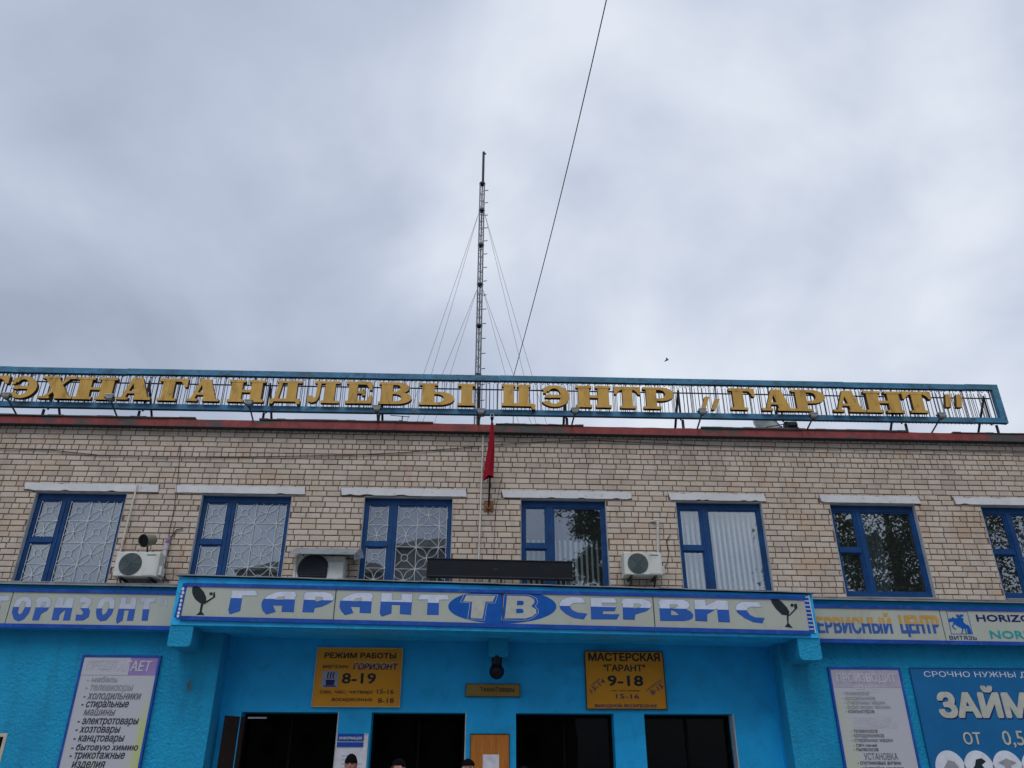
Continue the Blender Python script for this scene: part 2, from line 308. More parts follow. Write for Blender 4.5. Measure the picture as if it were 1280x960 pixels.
def glyph_faces(body):
    """triangles of a line of lettering; overlapping strokes of one letter go on separate layers"""
    cu = bpy.data.curves.new('t', 'FONT'); cu.body = body; cu.size = 1; cu.resolution_u = 2; cu.fill_mode = 'NONE'
    ob = bpy.data.objects.new('t', cu); COL.objects.link(ob)
    dg = bpy.context.evaluated_depsgraph_get(); me = bpy.data.meshes.new_from_object(ob.evaluated_get(dg))
    co = [v.co.copy() for v in me.vertices]; nb = {}
    for e_ in me.edges: p_, q_ = e_.vertices; nb.setdefault(p_, []).append(q_); nb.setdefault(q_, []).append(p_)
    order = [tuple(e_.vertices) for e_ in me.edges]
    bpy.data.objects.remove(ob); bpy.data.curves.remove(cu); bpy.data.meshes.remove(me)
    seen = set(); loops = []
    for st_ in sorted(nb):
        if st_ in seen: continue
        lp = [st_]; seen.add(st_); cur = st_; nxt = (st_+1) if (st_+1) in nb[st_] else nb[st_][0]
        while nxt is not None and nxt not in seen:
            lp.append(nxt); seen.add(nxt); c2 = [q_ for q_ in nb[nxt] if q_ not in seen]; nxt = c2[0] if c2 else None
        loops.append([co[i] for i in lp])
    area = lambda L_: sum(L_[i].x*L_[(i+1) % len(L_)].y-L_[(i+1) % len(L_)].x*L_[i].y for i in range(len(L_)))/2
    loops = [L_ for L_ in loops if len(L_) > 2 and abs(area(L_)) > 1e-7]
    if not loops: return [], [], []
    def wind(x_, y_):
        w_ = 0
        for L_ in loops:
            for i in range(len(L_)):
                a_, b_ = L_[i-1], L_[i]
                if (a_.y > y_) != (b_.y > y_) and x_ < (b_.x-a_.x)*(y_-a_.y)/(b_.y-a_.y)+a_.x: w_ += 1 if b_.y > a_.y else -1
        return w_
    pts_, eds_ = [], []
    for L_ in loops:
        b_ = len(pts_); pts_ += [v.to_2d() for v in L_]; eds_ += [(b_+i, b_+(i+1) % len(L_)) for i in range(len(L_))]
    ov, oe, of = delaunay_2d_cdt(pts_, eds_, [], 0, 1e-5)[:3]
    F_ = [tuple(f_) for f_ in of if wind(sum(ov[i].x for i in f_)/len(f_), sum(ov[i].y for i in f_)/len(f_)) != 0]
    return [v.to_3d() for v in ov], F_, [0]*len(ov)
def text_mesh(body, x0, x1, z0, z1, y, bold=0.0, shear=0.0, rot=0.0, depth=.003):
    """lettering fitted to a rectangle on a wall facing the street; strokes are thickened by stacked copies"""
    if body not in _glyphs: _glyphs[body] = glyph_faces(body)
    vs, fs, lay = _glyphs[body]
    ax, bx = min(v.x for v in vs), max(v.x for v in vs); az, bz = min(v.y for v in vs), max(v.y for v in vs)
    d = max(0, bold)*(z1-z0)*1.25; W_, H_ = x1-x0-2*d, z1-z0-2*d; res = []; faces = []
    shifts = [(0, 0)] if d == 0 else [(0, 0), (-d, 0), (d, 0), (-.7*d, .7*d), (.7*d, -.7*d), (-.7*d, -.7*d), (.7*d, .7*d)]
    for q, (sx, sz) in enumerate(shifts):
        b0 = len(res)
        for v, ly in zip(vs, lay):
            u_, w_ = (v.x-ax)/(bx-ax)*W_+d+sx, (v.y-az)/(bz-az)*H_+d+sz; u_ += shear*w_
            if rot:
                cx, cz = W_/2, H_/2; du, dw = u_-cx, w_-cz; u_, w_ = cx+du*math.cos(rot)-dw*math.sin(rot), cz+du*math.sin(rot)+dw*math.cos(rot)
            res.append((x0+u_, y-depth-.0003*q-.0001*ly, z0+w_))
        faces += [tuple(b0+i for i in f) for f in fs]
    return res, faces
def add_text(mb, *a, mi=0, **k):
    vs, fs = text_mesh(*a, **k); b = len(mb.v); mb.v += vs; mb.f += [tuple(b+i for i in f) for f in fs]; mb.m += [mi]*len(fs)
def frame_box(mb, x0, x1, y0, y1, z0, z1, t, mi=0, sl=0):
    mb.box(x0, x1, y0, y1, z0, z0+t, mi, sl); mb.box(x0, x1, y0, y1, z1-t, z1, mi, sl)
    mb.box(x0, x0+t, y0+.001, y1-.001, z0+t, z1-t, mi, sl); mb.box(x1-t, x1, y0+.001, y1-.001, z0+t, z1-t, mi, sl)

# ================================================================== SETTING
g = MB(); g.box(-400, 400, -400, 400, -.3, 0); tag(g.build('ground', M['asphalt']), kind='structure')
g = MB(); g.box(-14, 14, -7.5, .0, -.1, .12); tag(g.build('pavement', M['paving']), kind='structure')

# ================================================================== BUILDING
BX0, BX1 = -11.5, 13.0
SHOP = thing('shop_building', 'two storey shop with pale brick upper floor and bright blue plastered ground floor', 'building', (0, 0, 0))
openings = [(-8.03, -6.40), (-5.055, -3.425), (-2.10, -.475), (.785, 2.37), (3.685, 5.315), (6.615, 8.26), (9.53, 11.17)]
WZ0, WZ1 = 4.70, 6.455
ROW = .1045; ZT = 7.685
def rowtop(k): return ZT-ROW*(k-1)
lintels = [(-8.25, -5.85), (-5.55, -3.19), (-2.545, -.215), (.42, 2.86), (3.56, 5.415), (6.44, 8.385), (9.04, 11.6)]
LZ0, LZ1 = 6.468, 6.61
holes = [(a, b, WZ0-.2, WZ1) for a, b in openings] + [(a, b, LZ0, LZ1) for a, b in lintels]
# mortar body: the upper wall in strips round the openings
wall = MB()
wall.box(BX0, BX1, .012, .40, WZ1, 8.0-.12)
xs = [BX0]+[v for o in openings for v in o]+[BX1]
for i in range(0, len(xs), 2): wall.box(xs[i], xs[i+1], .012, .40, 4.31, WZ1)
for a, b in openings: wall.box(a, b, .012, .40, 4.31, WZ0)
wallo = wall.build('brick_wall', M['mortar'], SHOP)
# bricks
bricks = []
def subtract(rects, h):
    a, b, c, d = h; res = []
    for (x0, x1, z0, z1) in rects:
        if x1 <= a or x0 >= b or z1 <= c+.004 or z0 >= d-.004: res.append((x0, x1, z0, z1)); continue
        if x0 < a-.03: res.append((x0, a-.004, z0, z1))
        if x1 > b+.03: res.append((b+.004, x1, z0, z1))
        m0, m1 = max(x0, a), min(x1, b)
        if z1 > d+.02: res.append((m0, m1, d+.004, z1))
        if z0 < c-.02: res.append((m0, m1, z0, c-.004))
    return res
def kind_at(k, x):
    if k in (0, 15, 21, 27): return 'H'
    if k == 3: return 'H' if x > -3.15 else 'S'
    if k == 4: return 'H' if x < -6.9 else 'S'
    if k == 5: return 'H' if x > -6.95 else 'S'
    if k == 10: return 'H' if x < -.05 else 'S'
    return 'S'
for k in range(0, 30):
    zt = rowtop(k); x = BX0 - random.choice([0, .066, .131, .197]) - random.random()*.02 - (.131 if k % 2 else 0)
    while x < BX1:
        h = kind_at(k, x); Lb = (.249 if h == 'S' else .1175) + random.uniform(-.004, .004)
        if h == 'S' and random.random() < .025: Lb = .12
        j = .0145+random.uniform(-.002, .003); x1 = x+Lb
        if x1 > BX0 and x < BX1:
            dz = random.uniform(-.0025, .0025)
            rs = [(max(x, BX0), min(x1, BX1), zt-ROW+.0155+dz, zt+dz)]
            for hh in holes: rs = subtract(rs, hh)
            whole = len(rs) == 1 and abs(rs[0][1]-rs[0][0]-Lb) < 1e-6 and abs(rs[0][3]-rs[0][2]-(ROW-.0155)) < 1e-6
            for r_ in rs:
                if r_[1]-r_[0] > .025: bricks.append((*r_, whole and h == 'S'))
        x = x1+j
def seen_px(b):
    c = Vector(((b[0]+b[1])/2, 0, (b[2]+b[3])/2))-CAM; z = c.dot(fwd); u_ = 640+FPX*c.dot(rt)/z; v_ = 480-FPX*c.dot(up)/z
    return (u_, v_, z)
cand = []
for i, b in enumerate(bricks):
    if not b[4]: continue
    u_, v_, z = seen_px(b)
    if -5 < u_ < 1285 and v_ < 735 and not (b[3] < 4.82): cand.append((z, i))
cand.sort(); chosen = set(i for _, i in cand[:300])
def brick_geo(mb, x0, x1, z0, z1, yf, c=.006):
    # front with a small chamfer, four flanks
    y1 = .012; b = len(mb.v)
    tl = [random.uniform(-.0015, .0015) for _ in range(4)]
    mb.v += [(x0+c, yf, z0+c+tl[0]), (x1-c, yf, z0+c+tl[1]), (x1-c, yf, z1-c+tl[2]), (x0+c, yf, z1-c+tl[3]),
             (x0, yf+c, z0), (x1, yf+c, z0), (x1, yf+c, z1), (x0, yf+c, z1), (x0, y1, z0), (x1, y1, z0), (x1, y1, z1), (x0, y1, z1)]
    fs = [(0, 1, 2, 3)]
    for i in range(4):
        j = (i+1) % 4; fs += [(i, 4+i, 4+j, j), (4+i, 8+i, 8+j, 4+j)]
    mb.f += [tuple(b+q for q in f) for f in fs]; mb.m += [0]*len(fs); return len(fs)
st = MB(); tints = []
for i, b in enumerate(bricks):
    if i in chosen: continue
    n_ = brick_geo(st, b[0], b[1], b[2], b[3], random.uniform(-.004, .003)); tints += [random.random()]*n_
sto = st.build('brick', M['brick'], wallo); sto['kind'] = 'stuff'
ta = sto.data.attributes.new('tint', 'FLOAT', 'FACE'); ta.data.foreach_set('value', tints)
protos = []
for q in range(4):
    mb = MB(); brick_geo(mb, -.1257, .1257, -.0445, .0445, 0); protos.append(mb)
pm = None; pmeshes = []
for mb in protos:
    me = bpy.data.meshes.new('brick'); me.from_pydata(mb.v, [], mb.f); me.materials.append(M['brick']); pmeshes.append(me)
for i in sorted(chosen):
    b = bricks[i]; o = bpy.data.objects.new('brick', random.choice(pmeshes)); COL.objects.link(o); o.parent = wallo
    o.location = ((b[0]+b[1])/2, random.uniform(-.004, .003), (b[2]+b[3])/2); o.scale = ((b[1]-b[0])/.2514, 1, 1); o.rotation_euler.y = random.uniform(-.004, .004)
# lintels, each with chipped edges
for a, b in lintels:
    mb = MB(); n_ = 26; pts_t = []; pts_b = []
    for i in range(n_+1):
        x = a+(b-a)*i/n_
        pts_t.append((x, LZ1+random.uniform(-.003, .002)-(.014 if random.random() < .07 else 0)))
        pts_b.append((x, LZ0+random.uniform(-.001, .003)+(.020 if random.random() < .10 else 0)))
    pts_b[0] = (a+random.uniform(.0, .05), pts_b[0][1]); pts_t[-1] = (b-random.uniform(0, .04), pts_t[-1][1])
    mb.prism(pts_b+pts_t[::-1], -.022, .03); mb.box(a+.06, b-.06, .03, .38, LZ0+.003, LZ1-.01)
    mb.build('lintel', M['lintel'], SHOP)
# windows
def ring(cx, cz, r, k=10): return [(cx+r*math.cos(2*math.pi*i/k), cz+r*math.sin(2*math.pi*i/k)) for i in range(k+1)]
def ornament(mb, x0, x1, z0, z1, y):
    """steel grille of rings, straight rods and leaf-shaped loops, repeated on a square grid"""
    c = .20; r = .0044
    def seg(p, q):
        # clip to the rectangle by sampling
        n_ = max(1, int(math.hypot(q[0]-p[0], q[1]-p[1])/.05)); ps = [(p[0]+(q[0]-p[0])*i/n_, p[1]+(q[1]-p[1])*i/n_) for i in range(n_+1)]
        for a_, b_ in zip(ps, ps[1:]):
            mx_, mz_ = (a_[0]+b_[0])/2, (a_[1]+b_[1])/2
            if x0 <= mx_ <= x1 and z0 <= mz_ <= z1: mb.tube((a_[0], y, a_[1]), (b_[0], y, b_[1]), r, 4, caps=False)
    nx = int((x1-x0)/c)+3; nz = int((z1-z0)/c)+3
    for j in range(-2, nz+1, 2):
        for i in range(-2, nx+1, 2):
            cx, cz = x0+.17+i*c, z1-.17-j*c
            if (i+j) % 4 == 0:
                rr = .062; pr = ring(cx, cz, rr, 12)
                for a_, b_ in zip(pr, pr[1:]): seg(a_, b_)
                for sx in (-1, 1):
                    for sz in (-1, 1): seg((cx+sx*rr*.7, cz+sz*rr*.7), (cx+sx*c, cz+sz*c))
            else:
                for sx in (-1, 1):
                    for sz in (-1, 1):
                        for bow in (-.045, .045):
                            pts_ = [(cx+sx*c*q/6-sz*bow*math.sin(math.pi*q/6), cz+sz*c*q/6+sx*bow*math.sin(math.pi*q/6)) for q in range(7)]
                            for a_, b_ in zip(pts_, pts_[1:]): seg(a_, b_)
            if i == -2: seg((x0, cz-c), (x1, cz-c))
    for i in range(-1, nx+1, 2): seg((x0+.17+i*c, z1), (x0+.17+i*c, z0))
    for s_ in (x0+.008, x1-.008): seg((s_, z0), (s_, z1))
descr = ['with ornamental grille left of the first air conditioner', 'with ornamental grille', 'with grille half behind the black bar', 'with tree reflection', 'with white vertical blinds', 'dark with leaf reflections', 'at the right edge']
FY0, FY1 = .10, .17
for wi, (a, b) in enumerate(openings):
    z0, z1 = WZ0, WZ1; mb = MB()
    mb.box(a, b, FY0, FY1, z1-.125, z1); mb.box(a, b, FY0, FY1, z0, z0+.11)
    mb.box(a, a+.075, FY0+.001, FY1, z0+.11, z1-.125); mb.box(b-.07, b, FY0+.001, FY1, z0+.11, z1-.125)
    mx0, mx1 = a+.475, a+.60
    mb.box(mx0, mx1, FY0+.002, FY1, z0+.11, z1-.125)
    W_ = mb.build('window', M['win'], SHOP)
    W_['label'] = 'blue framed window ' + descr[wi]
    # lighter mullion bead and transom
    mb = MB(); mb.box(mx0+.04, mx0+.065, FY0-.012, FY0+.002, z0+.11, z1-.125); mb.build('mullion', M['win'], W_)
    mb = MB(); mb.box(a+.075, mx0, FY0-.015, FY1, 5.54, 5.625); mb.build('transom', M['win'], W_)
    panes = [(a+.075, mx0, 5.625, z1-.125), (a+.075, mx0, z0+.11, 5.54), (mx1, b-.07, z0+.11, z1-.125)]
    for (pa, pb, pc, pd) in panes:
        mb = MB(); frame_box(mb, pa, pb, FY0+.012, FY0+.05, pc, pd, .028); mb.build('sash', M['win'], W_)
        mb = MB(); mb.box(pa+.028, pb-.028, FY0+.03, FY0+.036, pc+.028, pd-.028); mb.build('pane', M['glass'], W_)
    # reveals
    mb = MB(); mb.box(a-.002, a+.006, .0, FY0, z0, z1); mb.box(b-.006, b+.002, .0, FY0, z0, z1); mb.box(a+.006, b-.006, .004, FY0, z1-.006, z1+.003)
    mb.build('reveal', M['reveal'], W_)
    mb = MB(); mb.box(a, b, -.05, FY0, z0-.02, z0+.004); mb.build('sill', M['flash'], W_)
    # room behind
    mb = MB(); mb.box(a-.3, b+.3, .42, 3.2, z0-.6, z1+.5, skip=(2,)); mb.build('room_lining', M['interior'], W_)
    if wi < 3:
        for (pa, pb, pc, pd) in panes:
            mb = MB(); ornament(mb, pa+.02, pb-.02, pc+.015, pd-.015, FY0+.006); mb.build('grille', M['grille'], W_)
        mb = MB(); n_ = 60
        for i in range(n_):
            xa = a+.1+(b-a-.2)*i/n_; xb = a+.1+(b-a-.2)*(i+1)/n_; ya = .30+.02*math.sin(i*.9); yb = .30+.02*math.sin((i+1)*.9)
            mb.poly([(xa, ya, z0), (xb, yb, z0), (xb, yb, z1), (xa, ya, z1)])
        mb.build('curtain', M['curtain'], W_)
    if wi in (3, 4):
        me = None; x = a+.05
        while x < b-.05:
            if me is None:
                mb = MB(); wd = .038 if wi == 3 else .025; mb.poly([(-wd, -.008, -.0), (wd, .008, 0), (wd, .008, 1.85), (-wd, -.008, 1.85)]); o = mb.build('slat', M['blind'], W_); me = o.data
            else: o = bpy.data.objects.new('slat', me); COL.objects.link(o); o.parent = W_
            zt = 1.0 if wi == 4 else .62
            o.location = (x, .26, z0-.1); o.scale = (1, 1, zt if wi == 3 else 1); o.rotation_euler.z = random.uniform(-.12, .12)+(.0 if wi == 4 else .6); x += .098
    if wi in (5, 6):
        mb = MB(); n_ = 40; w0 = a+.6
        for i in range(n_):
            xa = w0+.45*i/n_; xb = w0+.45*(i+1)/n_; ya = .34+.03*math.sin(i*.8); yb = .34+.03*math.sin((i+1)*.8)
            mb.poly([(xa, ya, z0), (xb, yb, z0), (xb, yb, z1), (xa, ya, z1)])
        mb.build('curtain', M['curtain'], W_)
# roof slab and parapet coping in separate sheets
mb = MB(); mb.box(BX0, BX1, .405, 12, 7.60, 7.74); mb.build('roof', M['felt'], SHOP)
mb = MB(); mb.box(BX0, BX1, -.13, .42, 7.735, 7.742); mb.build('coping_soffit', M['dark_steel'], SHOP)
x = BX0; k = 0
while x < BX1:
    w_ = random.uniform(1.7, 2.2); x1 = min(x+w_, BX1); dz = random.uniform(-.008, .008); mb = MB()
    n_ = 8; tp = [7.895+dz+random.uniform(-.004, .004) for _ in range(n_+1)]; bt = [7.742+random.uniform(-.006, .0) for _ in range(n_+1)]
    yy = -.115-random.uniform(0, .012)
    for i in range(n_):
        xa, xb = x+(x1-x)*i/n_, x+(x1-x)*(i+1)/n_
        mb.hexa([(xa, yy, bt[i]), (xb, yy, bt[i+1]), (xb, .42, bt[i+1]), (xa, .42, bt[i]), (xa, yy, tp[i]), (xb, yy, tp[i+1]), (xb, .42, tp[i+1]), (xa, .42, tp[i])], skip=(3, 5) if 0 < i < n_-1 else ())
    mb.build('coping_sheet', M['red'], SHOP); x = x1+.004
for a, b, h in ((-11.5, -5.4, .02), (-4.2, -.9, .022), (.3, 2.0, .015), (4.3, 8.4, .025), (9.3, 12.6, .012)):
    mb = MB(); n_ = 20
    for i in range(n_):
        xa, xb = a+(b-a)*i/n_, a+(b-a)*(i+1)/n_; mb.box(xa, xb, -.14, .30, 7.899, 7.905+h+random.uniform(-.006, .006))
    mb.build('felt_strip', M['felt'], SHOP)
# ---- ground floor: side walls, recess, doors
RX0, RX1, RY = -4.26, 5.24, .50
mb = MB(); mb.box(BX0, -9.6, 0, .4, 0, 4.30); mb.box(-9.6, -7.40, 0, .4, 2.42, 4.30); mb.box(-9.6, -7.40, 0, .4, 0, 1.0); mb.box(-7.40, RX0, 0, .4, 0, 4.30)
mb.build('plastered_wall', M['plaster'], SHOP)
mb = MB(); mb.box(RX1, BX1, 0, .4, 0, 4.30); mb.build('plastered_wall', M['plaster'], SHOP)
doors = [(-3.912, -2.294), (-1.729, -.144), (.715, 2.391), (2.914, 4.456)]; DZ = 2.795
mb = MB(); mb.box(RX0-.4, RX1+.4, RY, RY+.35, DZ, 4.4)
xs = [RX0-.4]+[v for o in doors for v in o]+[RX1+.4]
for i in range(0, len(xs), 2): mb.box(xs[i], xs[i+1], RY, RY+.35, .3, DZ)
mb.box(RX0-.4, RX0, .4, RY, 0, 4.4); mb.box(RX1, RX1+.4, .4, RY, 0, 4.4)
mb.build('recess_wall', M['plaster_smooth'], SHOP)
for di, (a, b) in enumerate(doors):
    mb = MB(); frame_box(mb, a, b, RY+.275, RY+.335, .3, DZ, .05); mb.box((a+b)/2-.02, (a+b)/2+.02, RY+.275, RY+.335, .36, DZ-.06)
    D_ = mb.build('entrance_door', M['door_brown'], SHOP)
    mb = MB(); mb.box(a+.06, (a+b)/2-.03, RY+.30, RY+.305, .36, DZ-.055); mb.build('pane', M['door_glass'], D_)
    mb = MB(); mb.box((a+b)/2+.03, b-.06, RY+.30, RY+.305, .36, DZ-.055); mb.build('pane', M['door_glass'], D_)
    mb = MB(); mb.tube(((a+b)/2-.07, RY+.24, 1.2), ((a+b)/2-.07, RY+.24, 1.6), .012); mb.build('handle', M['flash'], D_)
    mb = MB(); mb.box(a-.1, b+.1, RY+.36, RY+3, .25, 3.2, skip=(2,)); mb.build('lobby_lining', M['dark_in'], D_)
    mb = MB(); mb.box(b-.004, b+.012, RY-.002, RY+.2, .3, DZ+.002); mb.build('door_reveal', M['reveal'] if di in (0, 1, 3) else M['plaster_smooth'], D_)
mb = MB(); mb.hexa([(-4.12, .28, .32), (-3.87, .56, .32), (-3.85, .59, .32), (-4.10, .31, .32), (-4.12, .28, 2.72), (-3.87, .56, 2.72), (-3.85, .59, 2.72), (-4.10, .31, 2.72)]); mb.build('open_door_leaf', worn('red_brown_door', (.016, .006, .005), .5, .2, 3, dirt_amt=.2), SHOP)
mb = MB(); mb.box(-3.83, -3.52, RY+.14, RY+.16, 2.70, 2.725); mb.build('door_closer', M['paper'], SHOP)
# canopy
def ctop(x): return 4.74-.0172*x
mb = MB(); CX0, CX1, CY = -4.97, 5.74, -.60
mb.hexa([(CX0, CY+.012, 3.953-.0102*CX0), (CX1, CY+.012, 3.953-.0102*CX1), (CX1, .012, 3.953-.0102*CX1), (CX0, .012, 3.953-.0102*CX0),
         (CX0, CY+.012, ctop(CX0)-.03), (CX1, CY+.012, ctop(CX1)-.03), (CX1, .012, ctop(CX1)+.02), (CX0, .012, ctop(CX0)+.02)])
mb.box(RX0-.39, RX1+.39, .012, .50, 3.965, 4.3, sl=-.0102)
CAN = mb.build('canopy', M['fascia_paint'], SHOP)
mb = MB(); n_ = 24
for i in range(n_):
    xa, xb = CX0-.06+(CX1-CX0+.12)*i/n_, CX0-.06+(CX1-CX0+.12)*(i+1)/n_; w = random.uniform(-.004, .004)
    mb.hexa([(xa, CY-.05, ctop(xa)-.012+w), (xb, CY-.05, ctop(xb)-.012+w), (xb, 0, ctop(xb)+.03), (xa, 0, ctop(xa)+.03), (xa, CY-.05, ctop(xa)+.003+w), (xb, CY-.05, ctop(xb)+.003+w), (xb, 0, ctop(xb)+.05), (xa, 0, ctop(xa)+.05)])
mb.build('flashing', M['flash'], CAN)
mb = MB(); mb.box(CX0+.02, CX1-.02, CY-.018, CY+.012, 3.953, 4.03, sl=-.0115, st=-.0135); mb.build('lip', M['fascia_paint'], CAN)
def roundbox(mb, x0, x1, y0, y1, z0, z1, r=.05):
    pts = []
    for cx, cz, a0 in ((x1-r, z1-.01, 0), (x0+r, z1-.01, 90), (x0+r, z0+r, 180), (x1-r, z0+r, 270)):
        rr = .01 if a0 < 180 else r
        for q in range(4): t = R(a0+30*q); pts.append(((cx if rr == r else (x1-.01 if a0 == 0 else x0+.01))+rr*math.cos(t), cz+rr*math.sin(t)))
    mb.prism(pts, y0, y1)
for a, b, z0, y0, y1 in ((-4.96, -4.585, 3.675, CY-.004, .0), (5.36, 5.735, 3.54, CY-.004, .0), (.225, .56, 3.64, .02, .5)):
    mb = MB(); roundbox(mb, a, b, y0, y1, z0, 3.953-.0102*a+(.06 if y0 < 0 else 0)); mb.build('bracket', M['plaster'], CAN)
# side string course above the ground floor signs
for a, b, nm in ((BX0, CX0-.005, 'l'), (CX1+.005, BX1, 'r')):
    mb = MB(); mb.box(a, b, -.17, .0, 3.96, 4.66, sl=-.0072, st=-.0085); mb.build('string_course', M['plaster_smooth'], SHOP)
    mb = MB(); mb.box(a, b, -.27, .0, 4.692, 4.706, sl=-.0085); mb.box(a, b, -.262, -.25, 4.655, 4.692, sl=-.0085); mb.box(a, b, -.02, -.0, 4.706, 4.75, sl=-.0085); mb.build('flashing', M['flash'], SHOP)
# small barred window, lower left
mb = MB(); frame_box(mb, -9.6, -7.40, -.01, .05, 1.0, 2.42, .05); WL = mb.build('barred_window', M['frame_cream'], SHOP)
mb = MB(); mb.box(-9.55, -7.45, .1, .11, 1.05, 2.37); mb.build('pane', M['door_glass'], WL)
for i in range(14): mb = MB(); mb.tube((-9.5+.15*i, .03, 1.05), (-9.5+.15*i+.02, .03, 2.37), .01); mb.build('bar', M['frame_cream'], WL)
mb = MB(); mb.box(-9.8, -7.2, .42, 2.5, .8, 2.8, skip=(2,)); mb.build('room_lining', M['dark_in'], WL)
# porch steps
mb = MB(); mb.box(-6.0, 7.0, -3.6, .0, -.02, .30); mb.box(RX0, RX1, .0, RY+.36, -.02, .30); mb.box(-6.3, 7.3, -3.95, -3.6, -.02, .21); mb.build('porch', M['paving'], SHOP)
# ================================================================== SIGNS ON THE GROUND FLOOR
def zpolys(origin, scale, Y, pts):
    res = []
    for x, y in pts:
        p = at(origin[0]+x/scale, origin[1]+y/scale, Y); res.append((p.x, p.z))
    return res
def strip_frame(T, x0, x1, y, zt, zb, st, sb, joints, mats=('panel', 'royal')):
    """row of sign panels between a top and a bottom rail; zt/zb are heights at x = 0"""
    js = [x0]+joints+[x1]
    for a, b in zip(js, js[1:]):
        mb = MB(); mb.hexa([(a+.008, y, zb+sb*a), (b-.008, y, zb+sb*b), (b-.008, y+.03, zb+sb*b), (a+.008, y+.03, zb+sb*a), (a+.008, y, zt+st*a), (b-.008, y, zt+st*b), (b-.008, y+.03, zt+st*b), (a+.008, y+.03, zt+st*a)])
        mb.build('panel', M['panel'], T)
    for (c, s, h0, h1) in ((zt, st, -.012, .045), (zb, sb, -.062, .004)):
        mb = MB(); mb.box(x0-.01, x1+.01, y-.016, y+.028, c+h0, c+h1, sl=s); mb.build('rail', M['royal'], T)
# canopy sign
SY = -.64; TX = SY-.003
T = thing('canopy_sign', 'long beige sign over the entrance with blue and white lettering, blue oval and black dishes', 'sign', (.4, SY, 4.1))
jn = [at(418, 760, SY).x, at(628, 760, SY).x, at(817, 760, SY).x]
strip_frame(T, CX0+.16, CX1-.16, SY, 4.585, 4.075, -.0115, -.0142, jn)
M['tt'] = two_tone('two_tone_white_blue', s2l((196, 204, 222)), (.002, .085, .40), at(480, 752, SY).z+.0137*at(480, 752, SY).x, -.0137)
A1, S1 = (280, 725), 9.143; A2, S2 = (415, 725), 8.533; A3, S3 = (555, 730), 8.533; A4, S4 = (690, 735), 9.143; A5, S5 = (815, 735), 8.533
glyphs = [
 (A1, S1, [(97,118),(362,120),(385,178),(210,178),(183,352),(68,390),(52,345)], []),
 (A1, S1, [(450,225),(500,180),(580,145),(660,132),(810,132),(832,188),(812,190),(795,365),(660,362),(668,290),(555,288),(565,310),(588,362),(485,392),(445,350),(430,300),(432,260)], [[(585,225),(620,198),(690,188),(680,225)]]),
 (A1, S1, [(940,138),(1150,138),(1220,155),(1255,195),(1245,235),(1200,265),(1120,300),(1035,318),(1022,368),(898,365),(920,188),(908,186)], [[(1048,195),(1110,193),(1133,208),(1120,228),(1075,245),(1045,245)]]),
 (A2, S2, [(88,232),(130,190),(190,155),(270,135),(420,138),(442,188),(425,190),(412,352),(297,348),(300,285),(197,283),(225,350),(140,372),(100,330),(82,285)], [[(215,228),(255,198),(315,192),(310,225)]]),
 (A2, S2, [(530,138),(640,143),(640,210),(740,210),(745,148),(858,152),(840,368),(725,360),(730,265),(635,262),(632,355),(530,388),(512,355)], []),
 (A2, S2, [(945,155),(1232,158),(1250,210),(1140,210),(1135,370),(1015,368),(1025,208),(915,210)], []),
 (A4, S4, [(345,112),(385,168),(250,172),(215,190),(205,220),(230,255),(290,282),(400,295),(360,357),(250,340),(160,295),(100,240),(82,190),(110,140),(170,112),(250,102)], []),
 (A4, S4, [(440,112),(712,115),(740,168),(568,170),(570,205),(735,207),(715,262),(580,262),(578,300),(770,303),(738,357),(450,355)], []),
 (A4, S4, [(812,122),(1040,125),(1110,150),(1140,190),(1130,220),(1080,262),(950,300),(942,360),(815,357),(808,178),(790,172)], [[(935,180),(1000,182),(1020,198),(995,222),(950,232),(935,235)]]),
 (A5, S5, [(85,120),(330,125),(380,145),(402,180),(385,215),(360,230),(410,250),(437,285),(430,320),(395,340),(340,350),(90,348),(78,178),(65,170)], [[(190,178),(265,178),(275,188),(255,205),(195,218)], [(203,240),(240,250),(285,285),(270,290),(205,290)]]),
 (A5, S5, [(450,125),(565,125),(575,190),(690,130),(805,135),(830,365),(710,360),(695,215),(585,280),(588,355),(465,348)], []),
 (A5, S5, [(1135,150),(1168,203),(1060,200),(1020,215),(1010,245),(1045,290),(1100,315),(1198,322),(1175,375),(1080,362),(990,320),(915,265),(890,215),(905,175),(960,148)], [])]
def letter(T, o, s, pl, hs, mat, Y, grow=.0042, base_='print_blue', hole='panel'):
    w = zpolys(o, s, Y, pl); mb = MB()
    mb.prism(offset_poly(w, grow), Y-.0025, Y+.001, 1); mb.prism(w, Y-.004, Y-.0026, 0)
    for h in hs:
        hw = zpolys(o, s, Y, h); mb.prism(offset_poly(hw, .004), Y-.0055, Y-.0041, 1); mb.prism(hw, Y-.007, Y-.0056, 2)
    return mb.build('letter', [mat, M[base_], M[hole]], T)
for o_, s_, pl, hs in glyphs: letter(T, o_, s_, pl, hs, M['tt'], SY)
